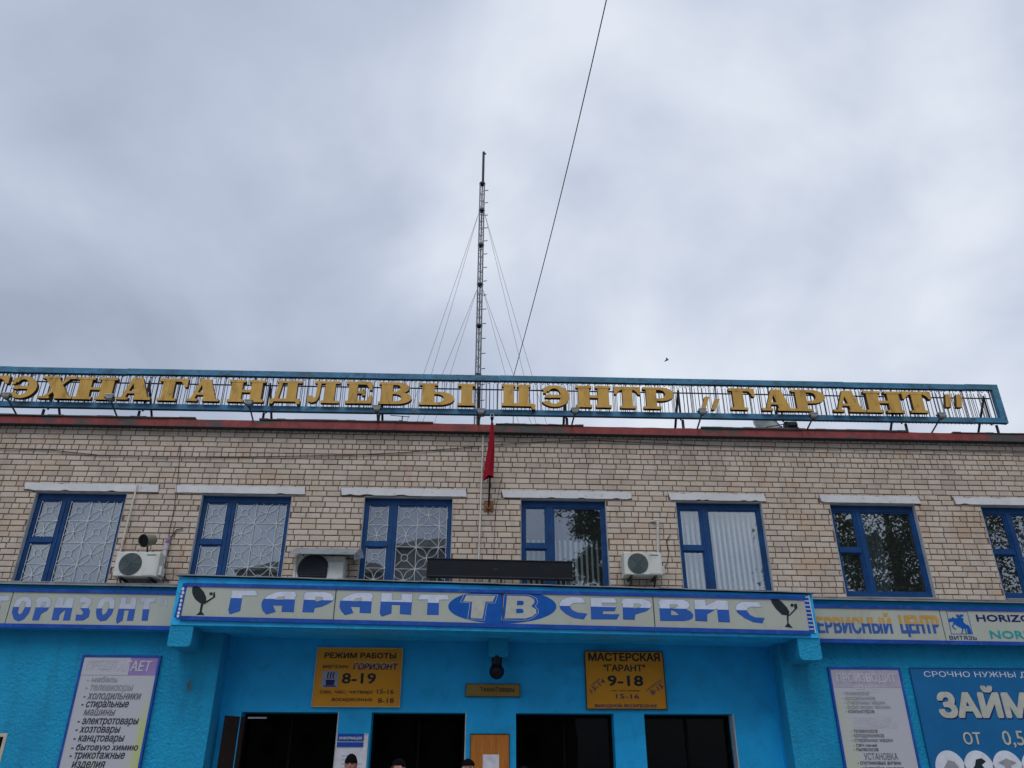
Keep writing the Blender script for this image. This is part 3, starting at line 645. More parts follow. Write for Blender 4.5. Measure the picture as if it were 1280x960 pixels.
# oval with T and B
def ell(cx, cy, rx, ry, k=40): return [(cx+rx*math.cos(2*math.pi*i/k), cy+ry*math.sin(2*math.pi*i/k)) for i in range(k)]
mb = MB(); jx = 608; E_ = ell(622, 240, 578, 182, 48)
mb.prism(zpolys(A3, S3, SY, E_), SY-.002, SY+.001, 0); mb.build('oval', M['print_blue'], T)
def tv(out_, in_, hs, sx):
    mb = MB(); w = zpolys(A3, S3, SY, out_); mb.prism(w, SY-.0035, SY-.0021, 1); mb.prism(offset_poly(w, -.008), SY-.005, SY-.0036, 0)
    mb.prism(zpolys(A3, S3, SY, in_), SY-.0065, SY-.0051, 1)
    for h in hs: mb.prism(zpolys(A3, S3, SY, h), SY-.008, SY-.0066, 0)
    mb.build('letter', [M['print_blue'], M['beige_print']], T)
tv([(215,105),(578,115),(545,205),(462,203),(432,390),(248,380),(275,200),(170,195)], [(238,122),(548,127),(520,188),(445,188),(410,370),(285,365),(300,190),(205,185)], [], 0)
tv([(640,105),(850,110),(930,120),(985,150),(1003,195),(975,240),(1005,270),(1008,310),(970,350),(900,385),(800,390),(612,385)], [(672,125),(850,128),(920,138),(960,165),(965,200),(930,238),(980,270),(985,310),(945,345),(870,368),(645,368),(655,300)],
   [[(780,180),(840,180),(852,200),(840,225),(775,228)], [(770,265),(835,265),(852,290),(838,312),(770,312)]], 0)
mb = MB(); p = at(628, 760, SY); mb.box(p.x-.006, p.x+.006, SY-.010, SY-.0085, 4.06, 4.56); mb.box(p.x-.045, p.x+.05, SY-.02, SY-.01, 4.56, 4.575); mb.build('joint', M['dark_steel'], T)
for px in (418, 817):
    mb = MB(); p = at(px, 760, SY); mb.box(p.x-.006, p.x+.006, SY-.004, SY-.001, 4.08, 4.58, sl=-.0125); mb.build('joint', M['dark_steel'], T)
# satellite dish emblems
def emblem(org, dish, stand, arm, feed):
    mb = MB()
    for i, q in enumerate((dish, stand, arm, feed)): mb.prism(zpolys(org, 8, SY, q), SY-.003-.0006*i, SY+.001)
    mb.build('dish_emblem', M['black_print'], T)
emblem((200, 700), [(320,300),(325,270),(355,260),(400,275),(440,320),(463,375),(462,420),(440,440),(400,432),(350,390),(325,340)], [(410,435),(435,435),(418,515),(445,550),(362,550),(395,520)], [(430,430),(530,370),(535,325),(550,320),(552,372),(440,445)], [(495,325),(527,325),(527,350),(497,350)])
emblem((900, 710), [(505,300),(520,287),(560,295),(620,340),(670,395),(695,440),(685,475),(620,468),(560,410),(515,345)], [(665,470),(685,470),(685,550),(728,600),(648,588),(672,555)], [(680,480),(745,410),(738,365),(765,352),(775,400),(695,480)], ell(720, 372, 17, 17, 8))
# end strips: upright marks on the left, short bars on the right
mb = MB(); zl = zpolys((200, 700), 8, SY, [(232,232),(278,232),(205,575),(140,575)]); mb.prism(zl, SY-.004, SY+.001); mb.build('end_strip', M['royal'], T)
mb = MB()
for q, (x, y) in enumerate(((232,290),(232,328),(217,365),(214,408),(205,450),(198,490),(188,530),(182,560))):
    mb.prism(zpolys((200, 700), 8, SY, [(x-12,y-10),(x+4,y-19),(x+13,y-4),(x+8,y+10),(x-6,y+17),(x-14,y+6)]), SY-.007, SY-.0045)
mb.build('mark', M['white_print'], T)
mb = MB(); mb.prism(zpolys((900, 710), 8, SY, [(833,278),(885,283),(952,645),(893,600)]), SY-.004, SY+.001); mb.build('end_strip', M['royal'], T)
mb = MB()
for q in range(9):
    y = 285+q*40; x = 833+q*7.2; mb.prism(zpolys((900, 710), 8, SY, [(x,y),(x+46,y+2),(x+48,y+12),(x+2,y+9)]), SY-.006, SY-.0045)
mb.prism(zpolys((900, 710), 8, SY, [(880,275),(888,275),(960,648),(950,648)]), SY-.0075, SY-.0062)
mb.build('mark', M['white_print'], T)
# left fascia sign
FY = -.21
T = thing('fascia_sign', 'beige sign band at the left with blue and white slanted letters and closing quote', 'sign', (-8, FY, 4.1))
strip_frame(T, BX0, CX0-.03, FY, 4.545, 4.02, -.0088, -.0072, [at(10, 765, FY).x])
p1 = at(100, 760, FY); M['tt2'] = two_tone('two_tone_slanted', s2l((178, 186, 200)), (.012, .085, .40), p1.z+.008*p1.x, -.008)
O6, S6 = (0, 730), 5.953
for pl, hs in [
 ([(-45,88),(75,90),(65,125),(10,125),(-15,270),(-75,270)], []),
 ([(90,215),(100,165),(125,120),(165,97),(210,97),(235,120),(235,160),(215,215),(180,260),(140,277),(105,262)], [[(135,210),(150,155),(170,130),(190,135),(188,170),(165,215),(145,228)]]),
 ([(280,97),(350,95),(382,115),(380,155),(350,198),(305,222),(287,270),(240,268),(275,145),(268,135)], [[(318,135),(345,138),(330,165),(305,170)]]),
 ([(430,100),(478,100),(470,160),(510,100),(552,100),(520,270),(470,270),(488,190),(445,225),(435,268),(385,268),(410,150)], []),
 ([(600,100),(650,95),(685,115),(680,150),(655,175),(670,200),(660,245),(620,270),(562,270),(568,228),(610,230),(622,210),(598,180),(640,140),(590,140)], []),
 ([(715,215),(722,165),(750,115),(790,97),(835,100),(855,125),(852,170),(830,225),(790,270),(750,277),(722,255)], [[(760,215),(765,170),(785,138),(808,135),(812,165),(795,210),(770,232)]]),
 ([(905,97),(945,100),(935,148),(965,148),(978,98),(1022,98),(990,272),(945,272),(960,195),(925,195),(912,270),(870,295),(865,265),(890,160)], []),
 ([(1055,100),(1165,102),(1155,135),(1118,138),(1098,272),(1055,272),(1070,140),(1045,138)], []),
 ([(1200,108),(1213,108),(1205,163),(1190,160)], []), ([(1232,108),(1246,110),(1240,165),(1226,162)], [])]:
    letter(T, O6, S6, pl, hs, M['tt2'], FY, .003)
# right fascia sign
T = thing('fascia_sign', 'beige sign band on the right with orange and blue lettering and a mounted rider logo', 'sign', (8, FY, 4.1))
xr = at(1178, 780, FY).x
strip_frame(T, CX1+.03, BX1, FY, 4.535, 3.985, -.0088, -.0072, [xr])
p1 = at(1100, 779.5, FY); M['tt3'] = two_tone('two_tone_orange_blue', (.50, .28, .05), (.02, .09, .34), p1.z+.008*p1.x, -.008)
def fit(body, a, b, Y):       # rectangle from two photo points (top left, bottom right)
    p, q = at(*a, Y), at(*b, Y); return body, p.x, q.x, q.z, p.z, Y
mb = MB(); add_text(mb, *fit('СЕРВИСНЫЙ', (1006, 765), (1117, 792.5), FY), bold=.025); add_text(mb, *fit('ЦЕНТР', (1122, 768.5), (1178, 797), FY), bold=.03); mb.build('lettering', M['tt3'], T)
mb = MB(); add_text(mb, *fit('HORIZONT', (1219, 768), (1316, 778), FY), bold=.04); mb.build('lettering', M['navy'], T)
mb = MB(); add_text(mb, *fit('NORD', (1236, 788), (1295, 799), FY), bold=.035); mb.build('lettering', M['teal_print'], T)
O7, S7 = (1160, 740), 10.667
mb = MB(); q = [zpolys(O7, S7, FY, c) for c in ([(240,252),(515,258),(517,264),(242,258)], [(517,258),(523,258),(598,558),(590,558)], [(310,556),(595,556),(596,562),(310,562)], [(240,252),(246,252),(316,560),(308,560)])]
for i, c in enumerate(q): mb.prism(c, FY-.003-.0004*i, FY+.001)
mb.build('logo_frame', M['print_blue'], T)
rider = [[(268,372),(285,350),(310,352),(330,330),(345,345),(375,352),(410,362),(435,340),(470,350),(470,400),(500,430),(520,470),(500,490),(470,488),(440,478),(400,462),(370,440),(330,415),(345,398),(310,395),(290,405),(270,395)],
 [(385,300),(400,296),(412,318),(425,300),(468,300),(470,325),(440,335),(425,352),(400,365),(392,330)],
 [(500,430),(540,445),(565,490),(585,560),(530,560),(520,500)], [(450,478),(466,485),(468,520),(450,555),(440,555),(455,518)], [(488,488),(505,490),(515,552),(505,555),(498,520)], [(345,420),(355,430),(330,450),(350,480),(372,492),(366,500),(335,482),(316,450)], [(370,300),(386,360),(392,358),(378,298)]]
mb = MB()
for i, c in enumerate(rider): mb.prism(zpolys(O7, S7, FY, c), FY-.0035-.0006*i, FY+.001)
mb.build('rider_logo', M['print_blue'], T)
mb = MB(); vs, fs = text_mesh(*fit('ВИТЯЗЬ', (1186, 794.5), (1221.5, 800), FY), bold=.015); mb.v = vs; mb.f = fs; mb.m = [0]*len(fs); mb.build('lettering', M['navy'], T)

# ---- boards on the ground floor
def board(name, label, cat, x0, x1, z0, z1, y, bm, edge, et=.02, dep=.03, sl=0):
    T = thing(name, label, cat, ((x0+x1)/2, y, z0)); mb = MB(); mb.box(x0+et, x1-et, y, y+dep, z0+et, z1-et); mb.build('panel', bm, T)
    mb = MB(); frame_box(mb, x0, x1, y-.012, y+dep+.004, z0, z1, et); mb.build('frame', edge, T); return T
PY = -.045
T = board('price_board', 'tall white board left of the entrance listing goods in dark slanted text', 'board', -6.495, -5.215, .75, 3.615, PY, M['board'], M['royal'], .035)
mb = MB(); mb.box(-6.455, -5.255, PY-.003, PY-.001, 3.30, 3.575); mb.build('header', M['lilac'], T)
mb = MB(); mb.box(-6.455, -5.70, PY-.0045, PY-.0035, 3.30, 3.575); mb.build('header', M['board'], T)
mb = MB(); add_text(mb, 'АГАЕТ', -5.90, -5.36, 3.36, 3.53, PY-.004, bold=.02, shear=.12); mb.build('lettering', M['pale_text'], T)
mb = MB(); add_text(mb, 'ПРЕДЛ', -6.40, -5.93, 3.36, 3.53, PY-.004, bold=.01, shear=.12); mb.build('lettering', flat('ghost_text', (.40, .40, .47)), T)
lines = [('- мебель', 147, 849.5, 'grey_text'), ('- телевизоры', 165, 860, 'grey_text'), ('- холодильники', 175, 870.5, 'mid_text'), ('- стиральные', 160, 880.8, 'dark_text'), ('машины', 143, 891, 'mid_text'), ('- электротовары', 172, 902, 'dark_text'),
         ('- хозтовары', 149, 912.5, 'dark_text'), ('- канцтовары', 154, 923.5, 'dark_text'), ('- бытовую химию', 172, 934, 'dark_text'), ('- трикотажные', 155, 945, 'dark_text'), ('изделия', 130, 956, 'dark_text'), ('- обувь', 118, 967, 'dark_text')]
for s, xe, yc, mt in lines:
    xs_ = {'м': 105.8+(1-(yc-849)/118)*0}.get('', 0)
    xl = 108.5-(yc-849.5)*.235
    if s[0] != '-': xl += 6
    a = at(xl, yc, PY); b = at(xe, yc, PY); h = .093 if any(c in s for c in 'уырдфбц') else .072
    lo = .03 if any(c in s for c in 'уфрдцщ') else 0
    mb = MB(); add_text(mb, s, a.x, b.x, a.z-.04-lo, a.z-.04+h, PY, bold=.018, shear=.15); mb.build('lettering', M[mt], T)
T = board('service_board', 'tall white board right of the entrance with lilac header and faded grey repair list', 'board', 6.03, 7.29, .75, 3.507, PY, M['board_right'], M['royal'], .035)
mb = MB(); mb.box(6.07, 7.25, PY-.003, PY-.001, 3.18, 3.47); mb.build('header', flat('faded_lilac', (.36, .34, .43), .5), T)
mb = MB(); add_text(mb, 'ПРОИЗВОДИТ', 6.15, 7.18, 3.23, 3.41, PY-.004, bold=.02); mb.build('lettering', M['pale_text'], T)
def rline(s, x0, x1, yc, mt, h=.062, cyr=1, bold=.01):
    a = at(x0, yc, PY); b = at(x1, yc, PY); mb = MB(); add_text(mb, s, a.x, b.x, a.z-h*.55, a.z+h*.55, PY, bold=bold); mb.build('lettering', M[mt], T)
for s, x0, x1, yc, mt, h in [('РЕМОНТ', 1068, 1100, 861, 'pale_text', .1), ('- телевизоров', 1053, 1086, 867.5, 'grey_text', .06), ('- холодильников', 1053, 1094, 873.3, 'grey_text', .06), ('- стиральных машин', 1055, 1106, 879, 'grey_text', .06), ('- аудио видео техники', 1056, 1113, 884.5, 'grey_text', .06), ('- компьютеров', 1057, 1093, 890, 'mid_text', .06),
        ('ГАРАНТИЙНОЕ', 1068, 1113, 898.5, 'pale_text', .085), ('ОБСЛУЖИВАНИЕ', 1066, 1121, 906, 'pale_text', .085), ('- телевизоров', 1064, 1097, 914.5, 'mid_text', .06), ('- холодильников', 1064, 1105, 920, 'mid_text', .06), ('- стиральных машин', 1065, 1116, 926, 'mid_text', .06), ('- СВЧ печей', 1067, 1096, 931.5, 'dark_text', .042), ('- пылесосов', 1067, 1098, 937, 'dark_text', .042),
        ('УСТАНОВКА', 1080, 1122, 945.5, 'mid_text', .095), ('- спутниковых антенн', 1072, 1126, 954.5, 'dark_text', .06), ('- настройка каналов', 1074, 1130, 960.5, 'dark_text', .06)]:
    rline(s, x0, x1, yc, mt, h)
T = board('loan_banner', 'large blue banner at the right edge with big white letters and white circles', 'banner', 7.46, 10.9, .9, 3.512, PY, M['banner_blue'], M['banner_blue'], .012)
mb = MB(); add_text(mb, *fit('СРОЧНО НУЖНЫ ДЕНЬГИ?', (1154, 839), (1335, 848.5), PY), bold=-.008); mb.build('lettering', M['white_print'], T)
def big(body, a, b, bold, sh=.018):
    rec = fit(body, a, b, PY); mb = MB(); vs, fs = text_mesh(rec[0], rec[1]+sh, rec[2]+sh, rec[3]-sh, rec[4]-sh, PY, bold=bold, depth=.003); mb.v, mb.f, mb.m = vs, fs, [0]*len(fs); mb.build('letter_shadow', M['navy'], T)
    mb = MB(); vs, fs = text_mesh(*rec[:5], PY-.0035, bold=bold, depth=.003); mb.v, mb.f, mb.m = vs, fs, [0]*len(fs); mb.build('lettering', M['beige_print'], T)
big('ЗАЙМЫ', (1166, 856), (1326, 899), .045)
big('ОТ', (1202, 915), (1228, 931), .02, .008); big('0,5%', (1250, 913), (1300, 935), .01, .008)
for i, px in enumerate((1189, 1225, 1261, 1297)):
    c = at(px, 962, PY); mb = MB(); mb.prism([(c.x+.255*math.cos(t*math.pi/16), c.z+.285*math.sin(t*math.pi/16)) for t in range(32)], PY-.003, PY); o = mb.build('circle', M['white_print'], T)
    mb = MB(); cx, cz = c.x, c.z
    ic = [[(-.12,.02),(-.02,.14),(.08,.12),(.14,.02),(.02,-.1),(-.08,-.08)], [(-.13,.0),(-.07,.06),(-.03,.15),(.07,.17),(.13,.12),(.05,.07),(.1,-.02),(.1,-.16),(-.12,-.16)], [(-.15,.10),(0,.17),(.16,.10),(.05,.05),(.09,-.1),(-.09,-.1),(-.05,.05)], [(-.1,.1),(.1,.1),(.1,-.1),(-.1,-.1)]][i]
    mb.prism([(cx+a, cz+b) for a, b in ic], PY-.005, PY-.0031); mb.build('icon', M['black_print'] if i == 1 else M['grey_text'], o)
# yellow opening-hours boards in the recess
YY = RY-.035
T = board('hours_sign', 'yellow opening hours board left of the centre, reading 8-19 beside a small cup icon', 'sign', -2.755, -1.262, 2.872, 3.842, YY, M['yellow'], M['yellow_frame'], .016)
def yl(s, a, b, mat='black_print', bold=.012, **k): mb = MB(); add_text(mb, *fit(s, a, b, YY), bold=bold, **k); mb.build('lettering', M[mat], T)
yl('РЕЖИМ РАБОТЫ', (406, 815.5), (495, 823.5), bold=.04); yl('магазин', (404, 831), (435, 835.5)); yl('ГОРИЗОНТ', (442, 829), (496, 837.5), 'navy', .03, shear=.15)
yl('ГОРИЗОНТ', (443, 827.5), (497, 832), 'beige_print', .015, shear=.15)
yl('8-19', (428, 841), (469.5, 855), bold=.03); yl('сан. час: четверг', (400, 863), (467, 868.5)); yl('15-16', (471.5, 861.5), (492, 867.5))
yl('воскресенье:', (415, 872.5), (466, 878)); yl('8-18', (472.5, 872.5), (492, 879))
mb = MB(); p, q = at(403, 838.5, YY), at(422, 859, YY); mb.box(p.x, q.x, YY-.003, YY, q.z, p.z); mb.build('icon_field', M['grey_text'], T)
mb = MB(); w = q.x-p.x; h = p.z-q.z; X = lambda u_: p.x+u_*w; Z = lambda v_: q.z+v_*h
mb.prism([(X(.25), Z(.45)), (X(.8), Z(.45)), (X(.76), Z(.12)), (X(.3), Z(.12))], YY-.005, YY-.0031); mb.prism([(X(.12), Z(.1)), (X(.92), Z(.1)), (X(.85), Z(.03)), (X(.2), Z(.03))], YY-.005, YY-.0031)
for k_ in range(3): mb.prism([(X(.36+.16*k_), Z(.5)), (X(.42+.16*k_), Z(.5)), (X(.38+.16*k_), Z(.7)), (X(.44+.16*k_), Z(.92)), (X(.36+.16*k_), Z(.92)), (X(.30+.16*k_), Z(.7))], YY-.005, YY-.0031)
mb.build('cup_icon', M['navy'], T)
T = board('workshop_sign', 'yellow workshop hours board right of the centre, reading 9-18 with slanted side times', 'sign', 1.92, 3.322, 2.855, 3.817, YY, M['yellow'], M['dark_steel'], .014)
yl('МАСТЕРСКАЯ', (735, 815.5), (825, 827), bold=.035); yl('"ГАРАНТ"', (754, 830.5), (807, 839.5), bold=.03); yl('9-18', (759, 844), (804.5, 858), bold=.035)
yl('сан. час: четверг', (764, 862.5), (801, 865), 'gold_side'); yl('15-16', (770, 867.5), (799, 873.5), 'navy', .015); yl('ВЫХОДНОЙ: ВОСКРЕСЕНЬЕ', (743.5, 879), (821.5, 885), 'navy', .015)
yl('обед', (737, 851), (751, 855), 'navy', .0, rot=R(38)); yl('13-14', (735.5, 854.5), (758, 860.5), 'navy', .01, rot=R(38)); yl('суббота', (805, 855), (829, 859), 'navy', .0, rot=R(33)); yl('8-15', (812, 858.5), (830, 865), 'navy', .015, rot=R(33))
T = board('name_plate', 'narrow brass coloured plate with dark lettering above the wooden notice board', 'sign', -.155, .785, 3.048, 3.26, YY, worn('dull_brass_plate', (.26, .16, .035), .45, .1, 3, dirt_amt=.2, bumpy=0), M['dark_steel'], .008)
yl('ТехноТовары', (600, 858.5), (643, 866.5), 'black_print', .01)
mb = MB(); c = at(588, 862, YY); mb.prism([(c.x+.03*math.cos(t*.785), c.z+.03*math.sin(t*.785)) for t in range(8)], YY-.004, YY); mb.build('emblem', M['khaki'], T)
# info board, wooden board with papers
T = board('information_board', 'white information board with blue header on the blue pier between two doorways', 'board', -2.275, -1.755, 1.2, 2.46, YY, M['paper'], M['ac_white'], .01)
mb = MB(); a, b = at(422.5, 917, YY), at(454, 932, YY); mb.box(a.x, b.x, YY-.014, YY-.001, b.z+.07, a.z); mb.box(a.x, b.x, YY-.014, YY-.001, b.z-.02, b.z+.05); mb.build('header', M['royal'], T)
mb = MB(); add_text(mb, 'ИНФОРМАЦИЯ', a.x+.03, b.x-.03, a.z-.10, a.z-.045, YY-.0145, bold=.02); mb.build('lettering', M['white_print'], T)
mb = MB()
for k_ in range(14): mb.box(-2.2+random.random()*.06, -1.95+random.random()*.13, YY-.003, YY-.001, 2.12-k_*.06, 2.128-k_*.06)
mb.build('lettering', M['grey_text'], T)
T = board('notice_board', 'orange varnished wooden board with a white and yellow paper between doorways', 'board', -.055, .605, .9, 2.468, YY, M['wood'], M['door_brown'], .008)
mb = MB(); mb.box(.16, .43, YY-.003, YY-.001, 1.9, 2.15); mb.build('sheet', M['paper'], T)
mb = MB(); mb.box(.165, .435, YY-.003, YY-.001, 1.55, 1.895); mb.build('sheet', M['yellow'], T)
# lantern ball under the middle bracket
T = thing('ball_lantern', 'small black ball lantern under the middle canopy bracket', 'lamp', (.37, .10, 3.28))
bm = bmesh.new(); bmesh.ops.create_uvsphere(bm, u_segments=20, v_segments=12, radius=.128); me = bpy.data.meshes.new('globe'); bm.to_mesh(me); bm.free()
me.materials.append(M['black']); [setattr(p_, 'use_smooth', True) for p_ in me.polygons]; o = bpy.data.objects.new('globe', me); COL.objects.link(o); o.parent = T; o.location = (0, 0, .135)
mb = MB(); mb.tube((.37, .10, 3.52), (.37, .10, 3.665), .09, 12); mb.build('cap', M['black'], T)

# ================================================================== ROOF SIGN
GY = .40; gs = .0027
def gz(z, x): return z+gs*x
T = thing('roof_sign', 'long rooftop sign with ochre slab letters on thin bars in a peeling teal frame', 'sign', (0, GY, 7.75))
GX0, GX1 = -12.0, 10.87
x = GX0; segs = []
while x < GX1-.01:
    x1 = min(x+random.uniform(2.2, 2.7), GX1)
    for z0, z1 in ((9.105, 9.225), (8.345, 8.455)):
        dz = random.uniform(-.006, .006); mb = MB(); mb.box(x, x1-.003, GY-.02, GY+.07, z0+dz, z1+dz, sl=gs); mb.build('rail', M['teal'], T)
    x = x1
mb = MB(); mb.hexa([(GX1-.13, GY-.024, gz(8.35, 10.8)), (GX1+.006, GY-.024, gz(8.34, 10.8)), (GX1+.006, GY+.074, gz(8.34, 10.8)), (GX1-.13, GY+.074, gz(8.35, 10.8)), (GX1-.13, GY-.024, gz(9.22, 10.8)), (GX1+.006, GY-.024, gz(9.23, 10.8)), (GX1+.006, GY+.074, gz(9.23, 10.8)), (GX1-.13, GY+.074, gz(9.22, 10.8))])
mb.build('end_post', M['teal'], T)
for z in (8.50, 8.965):
    mb = MB(); mb.box(GX0, GX1-.13, GY+.13, GY+.15, z, z+.022, sl=gs); mb.build('crossbar', M['dark_steel'], T)
mb = MB(); mb.box(-.005, .005, -.005, .005, 8.42, 9.11); me = None; x = GX0+.05; bars = []
while x < GX1-.16: bars.append(x); x += .082
for x in [b for b in bars if b > -9.95][:298]:
    if me is None: o = mb.build('bar', M['dark_steel'], T); me = o.data; o.matrix_parent_inverse = Matrix()
    else: o = bpy.data.objects.new('bar', me); COL.objects.link(o); o.parent = T
    o.location = (x+random.uniform(-.006, .006), .035, gs*x-7.75); o.rotation_euler.y = random.uniform(-.010, .010)
mb = MB()
for x in bars: q = random.uniform(-.006, .006); mb.box(x-.0045+q, x+.0045+q, GY+.155, GY+.165, 8.40, 9.12)
for x in [b for b in bars if b <= -9.95]: mb.box(x-.006, x+.006, GY+.03, GY+.042, 8.40, 9.12)
o = mb.build('bar', M['dark_steel'], T); o['kind'] = 'stuff'
mb = MB(); x = -9.9
while x < GX1-.2:
    h = random.uniform(.03, .06); mb.tube((x, GY+.02, gz(9.10, x)), (x+.03, GY+.02, gz(9.10-h, x)), .006, 4, caps=False); mb.tube((x+.03, GY+.02, gz(9.10-h, x)), (x+.07, GY+.02, gz(9.09, x)), .006, 4, caps=False); x += random.uniform(.07, .14)
o = mb.build('hook', M['dark_steel'], T); o['kind'] = 'stuff'
# A-shaped props behind
legs = [-10.6]+[at(p_, 516, GY).x for p_ in (50, 171, 328, 473, 598, 709, 854, 983, 1132, 1245)]
for i, x in enumerate(legs):
    mb = MB(); mb.tube((x, GY+.10, gz(8.34, x)), (x, GY+.10, 7.74), .028, 6); mb.tube((x, GY+.23, gz(9.08, x)), (x, GY+.23, gz(8.4, x)), .02, 5); mb.build('prop', M['dark_steel'], T)
    mb = MB(); mb.tube((x, GY+.25, gz(9.02, x)), (x, GY+1.3, 7.74), .026, 6); mb.build('prop', M['dark_steel'], T)
# slab serif letters: pieces in a unit box
def mir(p): return [(1-x, z) for x, z in p]
def rc(a, b, c, d): return [(a, b), (c, b), (c, d), (a, d)]
def arc(cx, cz, rx, rz, tx, tz, a0, a1, k=16):
    o_ = []; i_ = []
    for q in range(k+1):
        t = R(a0+(a1-a0)*q/k); o_.append((cx+rx*math.cos(t), cz+rz*math.sin(t))); i_.append((cx+(rx-tx)*math.cos(t), cz+(rz-tz)*math.sin(t)))
    return o_+i_[::-1]
dropR = [(.74, .90), (1, .93), (1, .62), (.90, .62), (.86, .74)]
GL = {
 'Т': [rc(.31, 0, .69, 1), rc(.2, 0, .8, .11), rc(0, .86, 1, 1), [(0, .9), (0, .64), (.09, .64), (.15, .76), (.3, .88)], mir([(0, .9), (0, .64), (.09, .64), (.15, .76), (.3, .88)])],
 'Н': [rc(.07, 0, .38, 1), rc(.62, 0, .93, 1), rc(0, 0, .45, .12), rc(.55, 0, 1, .12), rc(0, .89, .45, 1), rc(.55, .89, 1, 1), rc(.37, .43, .63, .55)],
 'А': [[(.36, 1), (.66, 1), (.93, 0), (.56, 0)], [(.36, 1), (.47, 1), (.24, .06), (.12, .06)], rc(.22, .28, .66, .39), rc(0, 0, .34, .11), rc(.49, 0, 1, .11)],
 'Г': [rc(.14, 0, .55, 1), rc(.02, 0, .68, .11), rc(0, .87, 1, 1), dropR],
 'Э': [arc(.42, .5, .58, .5, .33, .14, 145, -145, 26), rc(.24, .42, .72, .56), [(0, .62), (.12, .62), (.16, .8), (.02, .85)], [(.05, .42), (.3, .40), (.3, .58), (.12, .54)]],
 'Х': [[(.06, 1), (.46, 1), (.95, 0), (.55, 0)], [(.78, 1), (.90, 1), (.60, .56), (.52, .62)], [(.10, 0), (.22, 0), (.46, .38), (.40, .46)], rc(0, .9, .52, 1), rc(.68, .9, 1, 1), rc(0, 0, .34, .1), rc(.48, 0, 1, .1)],
 'Д': [[(.26, 1), (.38, 1), (.27, .14), (.13, .14)], rc(.53, .12, .86, 1), rc(.18, .9, 1, 1), rc(.03, .05, .97, .18), [(0, -.06), (.10, -.06), (.18, .12), (.0, .12)], mir([(0, -.06), (.10, -.06), (.18, .12), (.0, .12)])],
 'Л': [rc(.54, 0, .86, 1), rc(.44, 0, 1, .11), rc(.2, .89, 1, 1), [(.30, 1), (.42, 1), (.38, .28), (.30, .06), (.16, 0), (.04, .06), (0, .2), (.06, .32), (.18, .32), (.22, .2), (.27, .3)]],
 'Е': [rc(.1, 0, .44, 1), rc(0, 0, .5, .12), rc(0, .88, .5, 1), rc(.42, .87, .95, 1), dropR, rc(.42, .45, .66, .56), [(.62, .36), (.74, .36), (.74, .66), (.62, .66)], rc(.42, 0, .95, .13), [(.8, .1), (.9, .38), (1, .38), (1, 0)]],
 'В': [rc(.08, 0, .42, 1), rc(0, 0, .42, .11), rc(0, .89, .42, 1), rc(.42, .88, .57, 1), rc(.42, .46, .6, .57), rc(.42, 0, .57, .12), arc(.55, .745, .37, .255, .27, .13, -90, 90), arc(.55, .28, .45, .28, .31, .13, -90, 90)],
 'Ы': [rc(.05, 0, .27, 1), rc(0, .9, .33, 1), rc(0, 0, .27, .11), rc(.26, .5, .36, .61), rc(.26, 0, .36, .12), arc(.35, .305, .28, .305, .19, .13, -90, 90), rc(.75, 0, .95, 1), rc(.69, 0, 1, .11), rc(.69, .89, 1, 1)],
 'Ц': [rc(.06, 0, .35, 1), rc(.50, 0, .79, 1), rc(0, .89, .41, 1), rc(.44, .89, .85, 1), rc(0, 0, .9, .13), [(.82, .1), (.98, .1), (.98, -.14), (.9, -.14)]],
 'Р': [rc(.1, 0, .43, 1), rc(0, 0, .56, .11), rc(0, .89, .43, 1), rc(.42, .88, .58, 1), rc(.42, .36, .58, .48), arc(.56, .68, .44, .32, .29, .13, -90, 90)],
 '„': [[(.2, .06), (0, .06), (.22, .60), (.46, .60)], [(.68, .0), (.48, .0), (.74, .50), (1, .50)]],
 '“': [[(0, .3), (.3, .3), (.42, .9), (.14, .9)], [(.58, .3), (.88, .3), (1, .9), (.72, .9)]]}
spans = [('Т', -32, 8), ('Э', 13, 45), ('Х', 49, 92), ('Н', 93, 144), ('А', 147, 190), ('Г', 197, 233), ('А', 234, 275), ('Н', 285, 330), ('Д', 338, 376), ('Л', 384, 424), ('Е', 432, 465), ('В', 473, 515), ('Ы', 524, 594),
         ('Ц', 627, 670), ('Э', 679, 712), ('Н', 720, 764), ('Т', 768, 801), ('Р', 804, 843), ('„', 876, 900), ('Г', 912, 944), ('А', 951, 991), ('Р', 991, 1032), ('А', 1040, 1080), ('Н', 1081, 1128), ('Т', 1129, 1165), ('“', 1181, 1204)]
for ch, a, b in spans:
    LYf, LYb = GY-.115, GY-.022
    ym = 487+(a/1280)*17; xa, xb = at(a, ym, LYf).x, at(b, ym, LYf).x; z0 = 8.488+.0033*xa; H_ = .485; mb = MB()
    rz = random.uniform(-.006, .006)
    for i, pl in enumerate(GL[ch]): mb.prism([(xa+(xb-xa)*u_, z0+rz+H_*v_) for u_, v_ in pl], LYf-.0012*i, LYb, 0, 1)
    mb.build('letter', [M['gold'], M['gold_side']], T)
